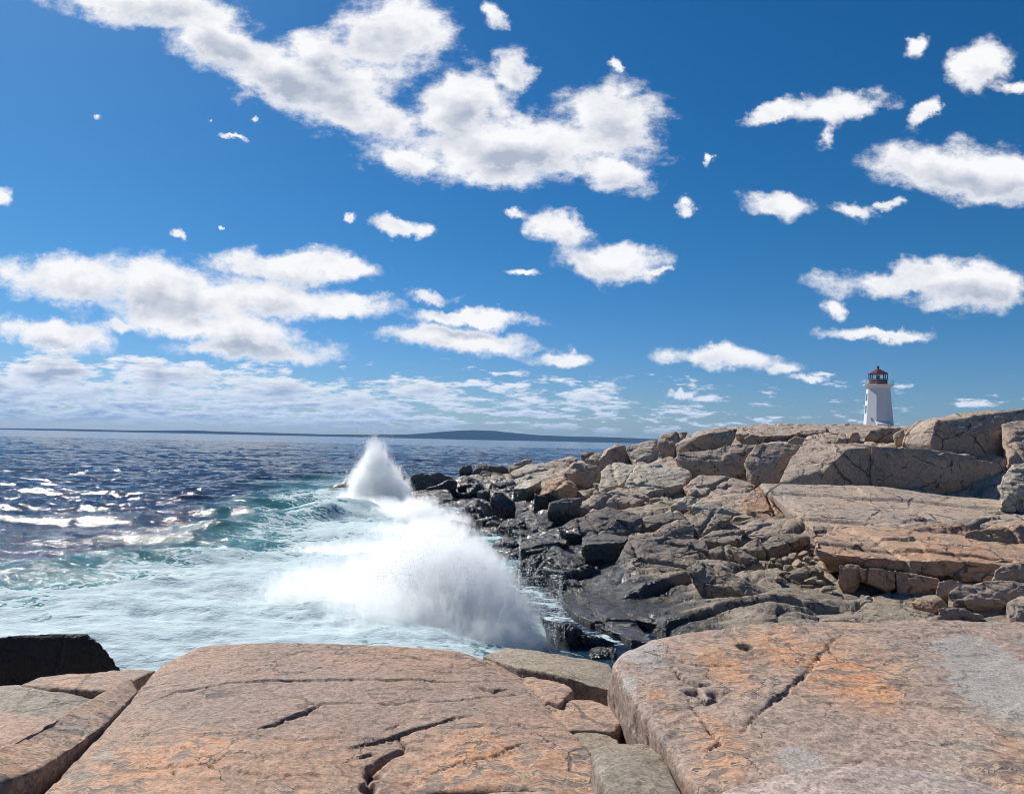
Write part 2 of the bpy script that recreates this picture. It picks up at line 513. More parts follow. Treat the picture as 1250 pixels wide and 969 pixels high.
    if near:
        fine = n.noise(off, 60.0, 4, 0.7)
        h2 = n.math("ADD", n.math("MULTIPLY", gr, 0.5), fine)
        nb = n.bump(h2, 0.7, 0.005)
        n.put(bs.inputs["Normal"], n.bump(h, 0.6, 0.016, nb))
    else:
        nb = n.bump(n.math("ADD", n.noise(off, 24.0, 5, 0.7), med), 0.7, 0.05)
        n.put(bs.inputs["Normal"], n.bump(h, 0.85, 0.16, nb))
    return mt

M = {}
M["tan"] = granite("tan_granite", (0.42, 0.315, 0.235), (0.33, 0.265, 0.215), (0.25, 0.23, 0.20), 0.30, (0.42, 0.225, 0.115), grain=0.22, big=0.45, crackw=0.02)
M["light"] = granite("pale_granite", (0.47, 0.41, 0.325), (0.40, 0.34, 0.265), (0.30, 0.275, 0.23), 0.16, (0.42, 0.24, 0.13), grain=0.22, big=0.45, cracks=0.6)
M["orange"] = granite("orange_granite", (0.47, 0.30, 0.185), (0.39, 0.27, 0.195), (0.29, 0.25, 0.21), 0.42, (0.48, 0.235, 0.105), grain=0.3, big=0.6)
M["grey"] = granite("grey_granite", (0.345, 0.275, 0.20), (0.265, 0.22, 0.168), (0.165, 0.152, 0.122), 0.20, (0.32, 0.205, 0.11), grain=0.3, big=0.6)
M["brown"] = granite("brown_granite", (0.23, 0.185, 0.15), (0.17, 0.15, 0.13), (0.105, 0.10, 0.095), 0.24, (0.28, 0.165, 0.095), grain=0.3, big=0.6)
M["dark"] = granite("dark_shore_granite", (0.13, 0.115, 0.10), (0.085, 0.079, 0.073), (0.19, 0.18, 0.16), 0.15, (0.18, 0.13, 0.06), grain=0.3, big=0.7)
M["black"] = granite("black_shaded_granite", (0.035, 0.032, 0.030), (0.022, 0.021, 0.021), (0.07, 0.066, 0.062), 0.10, (0.06, 0.045, 0.03), grain=0.5, big=0.8, dark_low=False)  # shade on the far-left rock is put into this near-black colour
M["slab"] = granite("near_pink_granite", (0.345, 0.22, 0.15), (0.265, 0.19, 0.15), (0.20, 0.165, 0.142), 0.345, (0.41, 0.205, 0.105), grain=1.0, big=1.15, near=True, cracks=0.8, dark_low=False, crackw=0.012)
M["boulder"] = granite("near_grey_pink_granite", (0.375, 0.265, 0.205), (0.30, 0.228, 0.188), (0.33, 0.298, 0.25), 0.33, (0.43, 0.20, 0.088), grain=0.9, big=1.0, near=True, cracks=0.5, dark_low=False, crackw=0.010, spots=0.75, lichen=0.8)
M["front"] = granite("front_pale_granite", (0.37, 0.292, 0.252), (0.33, 0.262, 0.23), (0.34, 0.30, 0.268), 0.05, (0.40, 0.22, 0.12), grain=1.0, big=1.3, near=True, cracks=0.2, dark_low=False, crackw=0.008)
M["neargrey"] = granite("near_grey_granite", (0.29, 0.235, 0.170), (0.215, 0.18, 0.138), (0.165, 0.148, 0.122), 0.22, (0.42, 0.25, 0.13), grain=1.0, big=1.2, near=True, cracks=0.5, dark_low=False, crackw=0.012)

# ------------------------------------------------------------------ bedrock of the headland
CTRL = [  # photo pixel and its distance ahead
 (492,592,95),(530,590,94),(560,580,102),(600,578,102),(650,575,98),(690,570,96),(740,560,93),(800,548,90),(850,545,87),(900,538,90),
 (1000,528,95),(1090,524,104),(1150,530,90),(1220,540,75),(1250,545,70),
 (840,572,77),(900,582,71),(960,596,65),(1040,597,62),(1100,600,63),(1180,607,65),(1222,612,64),(1260,616,51),
 (920,602,61),(985,652,46.5),(1090,650,45),(1180,664,42),(1250,670,40),(1120,620,52),(1240,630,48),
 (1015,705,36.5),(1060,735,33.2),(1110,742,32.6),(1200,752,31.5),(1250,756,31),(980,742,33),(1040,758,31),(940,690,39.5),
 (800,645,52),(760,662,46.5),(880,702,39.5),(905,738,34.3),(850,705,38.8),(820,700,39.5),(900,660,46),(950,655,47),(960,680,42),
 (760,602,68),(700,602,75),(650,622,72),(600,602,88),(560,600,88),(830,620,58),(890,630,55),(720,640,56),(680,650,54),(640,660,56),(700,690,43.5),(660,690,45),
 (730,700,40),(770,700,39),(800,722,36.5),(860,735,34.5),(720,740,35.2),(690,720,38.4),
]
WATER = [(482,600),(497,615),(515,632),(535,634),(545,652),(580,661),(608,663),(600,672),(578,690),(597,706),(640,726),(672,742),(705,752),(737,748),(770,772),(795,790)]
pts = [P(*c) for c in CTRL]
pts += [W(*w, z=0.05) for w in WATER]
pts += [np.array(q, float) for q in [
 (-22,100,-3),(-18,88,-3),(-12,75,-3),(-8,62,-3),(-6,50,-3),(-5,42,-3),(-4,36,-3),(-3,30,-3),(0,26,-3),(-25,120,-3),(-15,130,-3),(0,140,-2),(-40,100,-4),(-12,40,-4),(-10,28,-4),(-22,60,-4),
 (2.2,29.5,-0.6),(3.6,30,-0.5),(4.8,28.5,-0.5),(3,27,-0.8),(0.8,33.5,-.5),(8,24,0.2),(12,22,.3),(18,21,.6),(26,20,2),(14,27,.6),(20,28,.7),(1.5,22,-2),(-3,22,-4),(6,18,-.6),(16,17,.8),
 (20,118,7),(34,118,9.5),(50,118,11.3),(62,118,11.4),(90,118,11),(25,150,6),(50,150,11.9),(70,150,12.4),(110,150,12),(60,178,12.9),(89,180,13.0),(120,178,12.6),(89,215,12),(40,190,8),(60,250,8),(120,250,9),(10,190,-2),(10,250,-3),(-30,200,-4),(-30,250,-4),(5,145,-3),
 (11,31.5,1.3),(13,33,1.3),(15,31,1.5),(18,31,1.4),(22,31,1.5),(26,30.5,1.6),(12,37,1.5),(9,36,1.0),(15,28,1.5),(20,25,1.5),(60,60,6),(60,45,5),(60,34,4),(75,90,9),(60,80,10),(45,40,4.5),(130,110,10)]]
pts = np.array(pts)
def lp(x, y):
    return np.stack([60 * x / y, 60 * np.log(y)], 1)
Q = lp(pts[:, 0], pts[:, 1])
def tps_k(a, b):
    d2 = ((a[:, None, :] - b[None]) ** 2).sum(2)
    return 0.5 * d2 * np.log(d2 + 1e-9)
nq = len(Q)
A = np.zeros((nq + 3, nq + 3))
A[:nq, :nq] = tps_k(Q, Q) + np.eye(nq) * 4.0
A[:nq, nq] = 1; A[:nq, nq + 1:] = Q; A[nq, :nq] = 1; A[nq + 1:, :nq] = Q.T
sol = np.linalg.solve(A, np.concatenate([pts[:, 2], [0, 0, 0]]))
def base_z(x, y):
    x = np.atleast_1d(np.asarray(x, float)); y = np.atleast_1d(np.asarray(y, float))
    q = lp(x, y)
    out = np.empty(len(q))
    for i in range(0, len(q), 20000):
        s = q[i:i + 20000]
        out[i:i + 20000] = tps_k(s, Q) @ sol[:nq] + sol[nq] + s @ sol[nq + 1:]
    return out
def hit(px, py, lo=18.0, hi=240.0):
    """distance at which the sight line through a photo pixel meets the bedrock"""
    ds = np.geomspace(lo, hi, 500)
    r = ray(px, py)
    zr = EYE[2] + r[2] * ds
    b = base_z(r[0] * ds, ds)
    i = np.where(zr <= b)[0]
    return ds[i[0]] if len(i) else None

# ------------------------------------------------------------------ sea
def poly_dist(px, py, poly):
    """signed distance (negative inside) of points to a polygon"""
    n = len(poly)
    d = np.full(len(px), 1e18); ins = np.zeros(len(px), bool)
    for i in range(n):
        x1, y1 = poly[i]; x2, y2 = poly[(i + 1) % n]
        ex, ey = x2 - x1, y2 - y1
        t = np.clip(((px - x1) * ex + (py - y1) * ey) / (ex * ex + ey * ey + 1e-12), 0, 1)
        d = np.minimum(d, (px - x1 - t * ex) ** 2 + (py - y1 - t * ey) ** 2)
        c = ((y1 > py) != (y2 > py)) & (px < ex * (py - y1) / (ey + 1e-12) + x1)
        ins ^= c
    d = np.sqrt(d)
    return np.where(ins, -d, d)
def sea_poly(pts):
    """area of the sea surface traced in the photo, in log-polar ground coordinates"""
    out = []
    for p in pts:
        w = W(*p)
        out.append((60 * w[0] / w[1], 60 * math.log(w[1])))
    return out
ys = list(1 / np.linspace(1 / 11.0, 1 / 60.0, 330))
while ys[-1] < 700:
    ys.append(ys[-1] + 0.36 + max(0.0, ys[-1] - 60) * 0.0052)
ys = np.concatenate([ys, np.geomspace(715, 12500, 60)])
us = np.linspace(-1.05, 0.75, 1000)
U, Y = np.meshgrid(us, ys)
X = (U * Y).ravel(); Yv = Y.ravel()
dist = np.sqrt(X * X + Yv * Yv)
gy_ = np.gradient(ys)
rowstep = np.maximum(np.repeat(gy_, len(us)), Yv * (us[1] - us[0]))
LX, LY = 60 * X / Yv, 60 * np.log(Yv)
foamzone = sea_poly([(-200, 860), (-150, 762), (60, 744), (180, 718), (260, 690), (330, 655), (380, 622), (402, 606), (480, 594), (545, 632), (640, 648), (670, 715), (720, 790), (640, 900), (-200, 930)])
core = sea_poly([(-100, 840), (60, 795), (230, 735), (320, 700), (400, 640), (440, 620), (520, 650), (590, 660), (600, 700), (690, 800), (640, 880), (-100, 900)])
channel = sea_poly([(590, 700), (650, 722), (740, 745), (830, 792), (760, 800), (690, 775), (640, 750)])
fd = poly_dist(LX, LY, foamzone); cd = poly_dist(LX, LY, core); hd = poly_dist(LX, LY, channel)
wob = fbm(np.stack([X * 0.11, Yv * 0.11, X * 0], 1), 4, 0.55, 3) * 7
foam = np.clip(0.5 - (fd + wob) / 12.0, 0, 1) * 0.40 + np.clip(0.5 - (cd + wob) / 16.0, 0, 1) * 0.37
aer = np.clip(0.5 - (fd + wob * 0.6 - 2.0) / 11.0, 0, 1)
inch = np.clip(0.5 - hd / 1.5, 0, 1)
foam = foam * (1 - inch) + inch * 0.46
aer = aer * (1 - inch) + inch * 0.05
def wave(lx, ly, ang, s, oct_=2, ridged=True):
    c, sn = math.cos(ang), math.sin(ang)
    a = (X * c + Yv * sn) / lx; b = (-X * sn + Yv * c) / ly
    return fbm(np.stack([a, b, a * 0 + s], 1), oct_, 0.5, s, ridged)
# crest lines run across the view; the wind drives them toward the viewer and the rocks
z = np.zeros_like(X)
for (lx, ly, ang, amp, s) in ((60, 24, -0.12, 0.95, 1), (22, 9, 0.14, 0.85, 2), (9, 3.8, -0.18, 0.42, 3), (3.6, 1.7, 0.15, 0.26, 4), (1.6, 0.85, 0.0, 0.15, 5)):
    fade = np.clip(ly / (2.2 * rowstep) , 0, 1) ** 1.5
    idx = fade > 0.01
    w = np.zeros_like(X)
    Xs, Ys = X, Yv
    c, sn = math.cos(ang), math.sin(ang)
    a = (X[idx] * c + Yv[idx] * sn) / lx; b = (-X[idx] * sn + Yv[idx] * c) / ly
    w[idx] = fbm(np.stack([a, b, a * 0 + s], 1), 2, 0.45, s, True) - 0.15
    z += amp * fade * w
z *= np.clip((dist - 8) / 25, 0.35, 1)
z *= 1 - 0.75 * inch
shallow = np.ones_like(X)
nr_ = (Yv > 17) & (Yv < 240) & (X / Yv > -0.42)
bz = np.full_like(X, -5.0)
bz[nr_] = base_z(X[nr_], Yv[nr_])
cove = np.clip((X + 0.5) / 3.0, 0, 1) * np.clip((50 - Yv) / 8, 0, 1)
shallow = 1 - cove * np.clip((bz + 2.2) / 1.6, 0, 0.9)
shore = np.clip((X + 22) / 5, 0, 1) * np.clip((bz + 4.0) / 2.6, 0, 1)
z *= shallow * (1 - 0.72 * shore)
wash = np.exp(-((bz + 0.55) / 0.55) ** 2) * np.clip((X + 24) / 4, 0, 1)
foam = np.maximum(foam, 0.52 * np.clip((bz + 4.2) / 2.0, 0, 1) * np.clip((X + 19) / 5, 0, 1) * (1 - 0.6 * cove))
foam = np.maximum(foam, 0.50 * wash * (1 - 0.6 * cove))
aer *= 1 - 0.85 * cove
# two swells breaking over the shelf
for (p1, p2, hgt, wid) in (((250, 672), (470, 640), 1.5, 3.4), ((300, 640), (440, 618), 1.0, 4.0), ((80, 728), (330, 700), 0.7, 2.6)):
    a, b = W(*p1), W(*p2)
    e = b[:2] - a[:2]; L2 = e @ e
    t = ((X - a[0]) * e[0] + (Yv - a[1]) * e[1]) / L2
    dx_ = X - a[0] - t * e[0]; dy_ = Yv - a[1] - t * e[1]
    s_ = np.sign(dx_ * -e[1] + dy_ * e[0])
    dd = np.sqrt(dx_ ** 2 + dy_ ** 2) * s_
    prof = np.exp(-np.where(dd < 0, (dd / (wid * 0.55)) ** 2, (dd / wid) ** 2))
    z += hgt * prof * np.exp(-((t - 0.5) / 0.55) ** 4) * (0.8 + 0.5 * perlin(np.stack([X * 0.25, Yv * 0.25, X * 0], 1), 9))
crest = np.clip((z - 0.55) / 0.8, 0, 1) * (dist < 900)
gust = fbm(np.stack([X * 0.012, Yv * 0.012, X * 0 + 4], 1), 3, 0.5, 21)
foam = np.clip(foam + 0.34 * crest * np.clip(0.5 + 2 * gust, 0, 1), 0, 1.2)
sea_me = mesh_from("sea", np.stack([X, Yv, z], 1), grid_faces(len(ys), len(us)))
add_attr(sea_me, "foam", foam); add_attr(sea_me, "aerated", aer)
mt, n, bs = new_mat("sea_water")
pos = n.n("NewGeometry").outputs["Position"]
fa = n.n("Attribute", attribute_name="foam").outputs["Fac"]
ae = n.n("Attribute", attribute_name="aerated").outputs["Fac"]
sx, sy, sz = n.sep(pos)
st = n.mapping(pos, rot=(0, 0, R(-14)), sc=(0.55, 1.0, 0.3))
wpv = n.vmath("ADD", st, n.vmath("SCALE", n.vmath("SUBTRACT", n.noise(st, 0.5, 4, 0.6, color=True), (0.5, 0.5, 0.5)), scale=2.6))
f1 = n.noise(wpv, 0.42, 7, 0.62)
lace = n.voro(wpv, 0.75, "DISTANCE_TO_EDGE")
lace2 = n.voro(wpv, 2.3, "DISTANCE_TO_EDGE")
web = n.math("MAXIMUM", n.smooth(lace, 0.16, 0.0), n.math("MULTIPLY", n.smooth(lace2, 0.20, 0.0), 0.8))
fine = n.noise(st, 4.0, 5, 0.7)
pat = n.math("ADD", n.math("MULTIPLY", f1, 0.8), n.math("ADD", n.math("MULTIPLY", web, 0.22), n.math("MULTIPLY", fine, 0.25)))
thr = n.lin(fa, 0.0, 1.0, 1.02, 0.24)
fmask = n.smooth(pat, thr, n.math("ADD", thr, 0.11))
fmask = n.math("MULTIPLY", fmask, n.smooth(fa, 0.02, 0.12))
deep = n.mix(n.smooth(f1, 0.35, 0.7), (0.004, 0.014, 0.036), (0.010, 0.030, 0.062))
green = n.mix(n.smooth(f1, 0.35, 0.65), (0.045, 0.19, 0.20), (0.13, 0.36, 0.36))
wc = n.mix(n.math("MULTIPLY", ae, 0.85), deep, green)
colr = n.mix(fmask, wc, n.mix(fine, (0.27, 0.41, 0.45), (0.60, 0.66, 0.67)))
n.put(bs.inputs["Base Color"], colr)
n.put(bs.inputs["Roughness"], n.mix(fmask, n.lin(n.vmath("LENGTH", pos), 30.0, 900.0, 0.07, 0.13), 0.75))
bs.inputs["IOR"].default_value = 1.333
bs.inputs["Specular IOR Level"].default_value = 0.18
w1 = n.noise(n.mapping(pos, rot=(0, 0, 0.1), sc=(0.55, 1.0, 1)), 1.9, 6, 0.66)
w2 = n.noise(n.mapping(pos, rot=(0, 0, -0.2), sc=(0.5, 1.0, 1)), 0.11, 3, 0.55)
b1 = n.bump(n.math("MULTIPLY", w1, n.smooth(n.vmath("LENGTH", pos), 105.0, 30.0)), 1.0, 0.13)
b2 = n.bump(n.math("MULTIPLY", w2, n.smooth(n.vmath("LENGTH", pos), 420.0, 50.0, 0.30, 1.0)), 1.0, 1.25, b1)
b3 = n.bump(n.math("ADD", pat, fmask), 0.45, 0.12, b2)
n.put(bs.inputs["Normal"], b3)
sea = link("sea", sea_me, mt)
tag(sea, "choppy dark blue sea with white foam and turquoise surf near the rocks", "sea", None, "structure")
sb = link("seabed", mesh_from("seabed", [(-13000, -200, -6.5), (13000, -200, -6.5), (13000, 13000, -6.5), (-13000, 13000, -6.5)], [(0, 1, 2, 3)]), simple("sea_floor", (0.02, 0.04, 0.05)))
tag(sb, "dark sea floor under the choppy water", "sea floor", kind="structure")

# ------------------------------------------------------------------ far shore
prof = [(-500, 519), (-60, 521.5), (0, 522.7), (100, 523.9), (160, 525.4), (200, 525.5), (235, 525.2), (270, 526.6), (340, 528.6), (400, 530.2), (440, 530.4), (500, 530.2), (520, 528.8), (540, 527.0), (560, 525.7), (577, 525.0), (605, 525.9), (630, 528.6), (660, 531.2), (700, 532.8), (740, 533.4), (790, 535.5), (900, 539), (1400, 549)]
D0 = 9000.0
pxs = np.linspace(-500, 1400, 500)
top = np.interp(pxs, [p[0] for p in prof], [p[1] for p in prof])
topz = np.array([P(a, b, D0 + 900)[2] for a, b in zip(pxs, top)])
topz += 4 * fbm(np.stack([pxs * 0.09, pxs * 0, pxs * 0], 1), 4, 0.6, 5)
topz = np.maximum(topz, 6)
ux = (pxs - 625) / F
rowsH = []
for t, k in ((0, 0.0), (250, 0.25), (500, 0.6), (750, 0.87), (900, 1.0), (1300, 0.9), (2200, 0.5), (3200, 0.0)):
    yy_ = np.full_like(ux, D0 + t)
    zz_ = topz * k * (1 + 0.10 * fbm(np.stack([pxs * 0.05, pxs * 0 + t * 0.01, pxs * 0], 1), 4, 0.6, 8)) if 0 < k < 1 else topz * k
    rowsH.append(np.stack([ux * yy_, yy_, zz_ + (1.0 if k else -1.0)], 1))
hm, hn, hb = new_mat("spruce_shore")
hp = hn.n("NewGeometry").outputs["Position"]
hn.put(hb.inputs["Base Color"], hn.mix(hn.noise(hp, 0.012, 6, 0.7), (0.020, 0.032, 0.034), (0.042, 0.058, 0.052)))
hb.inputs["Roughness"].default_value = 1.0
hb.inputs["Specular IOR Level"].default_value = 0.0
hills = link("hills", mesh_from("hills", np.concatenate(rowsH), grid_faces(len(rowsH), len(pxs))), hm)
tag(hills, "low wooded shore with a rounded hill across the bay", "hills", None, "structure")

uT = np.linspace(-0.42, 1.15, 900)
yT = np.geomspace(17, 260, 620)
UT, YT = np.meshgrid(uT, yT)
xt, yt = (UT * YT).ravel(), YT.ravel()
zt = base_z(xt, yt)
land = np.clip((zt + 2.5) / 2.5, 0, 1)
p3 = np.stack([xt, yt, xt * 0], 1)
wob2 = np.stack([fbm(p3 * 0.12, 3, 0.5, 31), fbm(p3 * 0.12, 3, 0.5, 41)], 1) * 2.2
c, s_ = math.cos(0.30), math.sin(0.30)
rp = np.stack([(xt * c + yt * s_), (-xt * s_ + yt * c)], 1)
b1v, g1v = blocks((rp + wob2) / np.array([6.5, 2.2]), 3)
b2v, g2v = blocks((rp + wob2 * 0.7) / np.array([2.8, 0.9]), 5)
b3v, g3v = blocks((rp + wob2 * 1.5) / np.array([14.0, 5.0]), 8)
near_l = np.clip((60 - yt) / 25, 0, 1)
zt = zt - 0.36 + 0.55 * np.clip((xt - 4.5) / 2, 0, 1) * np.clip((15.0 - xt) / 3, 0, 1) * np.clip((46 - yt) / 6, 0, 1) + land * (0.50 * b3v + (1 - 0.62 * near_l) * (0.42 * b1v + 0.20 * b2v - 0.26 * np.exp(-(g1v / 0.09) ** 2)) - 0.10 * np.exp(-(g2v / 0.12) ** 2) - 0.4 * np.exp(-(g3v / 0.05) ** 2)
                   + 0.22 * fbm(p3 * 0.3, 5, 0.55, 51) + 0.10 * fbm(p3 * 1.6, 3, 0.6, 61))
chd = poly_dist(lp(xt, yt)[:, 0], lp(xt, yt)[:, 1], channel)
zt = zt - 1.1 * np.clip(0.3 - chd / 1.2, 0, 1)
# the top of the headland stays below the ridge line so that only the tower shows above it
cap = EYE[2] + 0.0300 * yt
zt = np.where(yt > 106, np.minimum(zt, cap), zt)
bed = link("bedrock", mesh_from("bedrock", np.stack([xt, yt, zt], 1), grid_faces(len(yT), len(uT))), M["grey"])
bed.data.materials.append(M["tan"])
mid = zt.reshape(UT.shape)[:-1, :-1].ravel() + 0.8 * perlin(p3.reshape(*UT.shape, 3)[:-1, :-1].reshape(-1, 3) * 0.15, 5)
bed.data.polygons.foreach_set("material_index", (mid > 3.3).astype(np.int32))
tag(bed, "jointed granite bedrock of the headland between the boulders", "bedrock", None, "structure")

# ------------------------------------------------------------------ rocks
def remeshed(hulls, voxel, smooth_it, center):
    bm = bmesh.new()
    for h in hulls:
        b = bmesh.new()
        for v in h:
            b.verts.new(Vector(v - center))
        r = bmesh.ops.convex_hull(b, input=b.verts)
        junk = [g for g in r["geom_interior"] if isinstance(g, bmesh.types.BMVert)] + [g for g in r["geom_unused"] if isinstance(g, bmesh.types.BMVert)]
        bmesh.ops.delete(b, geom=list(set(junk)), context="VERTS")
        bmesh.ops.recalc_face_normals(b, faces=b.faces)
        tm = bpy.data.meshes.new("tmp"); b.to_mesh(tm); b.free()
        bm.from_mesh(tm); bpy.data.meshes.remove(tm)
    me = bpy.data.meshes.new("hull"); bm.to_mesh(me); bm.free()
    o = bpy.data.objects.new("hull", me); COL.objects.link(o)
    md = o.modifiers.new("r", "REMESH"); md.mode = "VOXEL"; md.voxel_size = voxel; md.use_smooth_shade = True
    ms_ = o.modifiers.new("s", "SMOOTH"); ms_.factor = 0.5; ms_.iterations = smooth_it
    dg = bpy.context.evaluated_depsgraph_get()
    out = bpy.data.meshes.new_from_object(o.evaluated_get(dg))
    bpy.data.objects.remove(o); bpy.data.meshes.remove(me)
    return out
def vco(me):
    a = np.empty(len(me.vertices) * 3, dtype=np.float32); me.vertices.foreach_get("co", a)
    return a.reshape(-1, 3).astype(np.float64)
def vno(me):
    a = np.empty(len(me.vertices) * 3, dtype=np.float32)
    me.vertex_normals.foreach_get("vector", a)
    return a.reshape(-1, 3).astype(np.float64)
def set_co(me, co):
    me.vertices.foreach_set("co", co.astype(np.float32).ravel()); me.update()
RSEED = [0]
MODE = {"L": 2.0, "M": 0.9, "D": 0.22}
def rock(label, outline, mode="M", mat="tan", d=None, T=None, rec=None, bulge=0.16, rough=1.0, edge=1.0, joints=1, group=None, name="boulder", extra=(), near=0.0, root=0.5, flat=None, grow=1.0, skew=0.0):
    RSEED[0] += 1
    sd = RSEED[0]
    rng = random.Random(sd * 13 + 5)
    o2 = np.array([(p[0], p[1]) for p in outline], float)
    if grow != 1.0:
        gc = o2.mean(0)
        outline = [(gc[0] + (p[0] - gc[0]) * grow, gc[1] + (p[1] - gc[1]) * (1 + (grow - 1) * .3)) + tuple(p[2:]) for p in outline]
        o2 = np.array([(p[0], p[1]) for p in outline], float)
    ymin, ymax = o2[:, 1].min(), o2[:, 1].max()
    cx, cy_ = o2[:, 0].mean(), o2[:, 1].mean()
    if d is None:
        d = hit(cx, ymax) or hit(cx, ymax + 3) or 80
        d -= near
    m_px = d / F
    hm_, wm_ = (ymax - ymin) * m_px, (o2[:, 0].max() - o2[:, 0].min()) * m_px
    size = math.sqrt(hm_ * wm_)
    rc = (rec if rec is not None else MODE[mode] * hm_)
    if T is None:
        T = max(0.55 * wm_, 1.0 * hm_)
    def dep(p):
        if flat is not None:
            return (flat - EYE[2]) / ray(p[0], p[1])[2]
        return d + skew * (p[0] - cx) / max(1.0, o2[:, 0].max() - o2[:, 0].min()) + (p[2] if len(p) > 2 else rc * (ymax - p[1]) / max(1e-6, ymax - ymin))
    front = [P(p[0], p[1], dep(p)) for p in outline]
    dmean = np.mean([dep(p) for p in outline])
    b = bulge * min(hm_, wm_)
    inner = [P(p[0], p[1], dep(p)) for p in extra]
    if b > 0:
        for k, f in ((0.0, 1.0), (0.5, 0.8)):
            for p in (outline if k else outline[:1]):
                q = (cx + (p[0] - cx) * k, cy_ + (p[1] - cy_) * k)
                dq = dep(q) if flat is not None else d + rc * (ymax - q[1]) / max(1e-6, ymax - ymin) if len(p) < 3 else dmean * (1 - k) + dep(p) * k
                inner.append(P(q[0], q[1], dq - b * f))
    back = []
    for p in outline:
        q = P(cx + (p[0] - cx) * 0.82, cy_ + (p[1] - cy_) * 0.9, max(dep(p), dmean) + T)
        q[2] -= 0.12 * T + 0.08 * hm_
        back.append(q)
    roots = []
    for p, f in zip(outline, front):
        if p[1] > cy_:
            q = f.copy(); q[2] -= root * hm_ + 0.15; q[0] += (P(cx, cy_, d)[0] - q[0]) * 0.1; q[1] += 0.1 * T
            roots.append(q)
    allp = front + inner + back + roots
    center = np.array([P(cx, ymax, d)[0], d + 0.5 * T, min(f[2] for f in front)])
    voxel = max(1.15 * d / 740.0, max(wm_, T) / 170.0, 0.012)
    its = int(min(30, max(2, (0.019 * edge * min(hm_, wm_) / voxel) ** 2 * 3.0)))
    me = remeshed([allp], voxel, its, center)
    co = vco(me); no = vno(me)
    wp = co + center
    s = max(0.25, size)
    q = wp / s + sd * 3.7
    # broad undulation, chipped facets, ledges and joints
    disp = 0.055 * fbm(q * 1.1, 2, 0.5, sd) + 0.045 * fbm(q * 2.9, 3, 0.55, sd + 5) * rough
    rg = fbm(np.stack([q[:, 0] * 2.0 + q[:, 2] * 0.8, q[:, 1] * 2.0, q[:, 2] * 5.0], 1), 3, 0.55, sd + 9, True)
    disp -= 0.030 * rough * np.clip(rg - 0.25, 0, 1) ** 1.0
    disp += 0.040 * rough * facets(q * np.array([1.5, 1.5, 2.6]) + 0.25 * fbm(q * 2, 2, 0.5, sd + 60)[:, None], sd) + 0.016 * rough * facets(q * np.array([4.5, 4.5, 7.5]), sd + 1)
    disp *= min(s, 3.2) if flat is None else 0.8
    disp += rough * (0.035 * fbm(wp * 1.7, 4, 0.58, 77) + 0.012 * fbm(wp * 6.0, 2, 0.6, 78))
    for j in range(joints):
        a = rng.uniform(0, math.pi); ti = rng.uniform(-0.5, 0.5)
        nn = np.array([math.cos(a), math.sin(a), ti]); nn /= np.linalg.norm(nn)
        off = rng.uniform(-0.3, 0.3) * max(wm_, hm_)
        t = (co - np.array([0, 0, hm_ * 0.4])) @ nn - off + 0.10 * s * fbm(q * 1.6, 3, 0.5, sd + 31 + j)
        wdt = max(0.05, 1.5 * voxel)
        disp -= 0.16 * min(1.0, s / 2.5) * np.exp(-(t / wdt) ** 2)
        disp += 0.05 * min(1.5, s / 3) * np.tanh(t / (2 * wdt))
    co = co + no * disp[:, None]
    set_co(me, co)
    me.name = name
    me.polygons.foreach_set("use_smooth", [True] * len(me.polygons))
    o = link(name, me, M[mat], None, center)
    return tag(o, label, "rock", group)

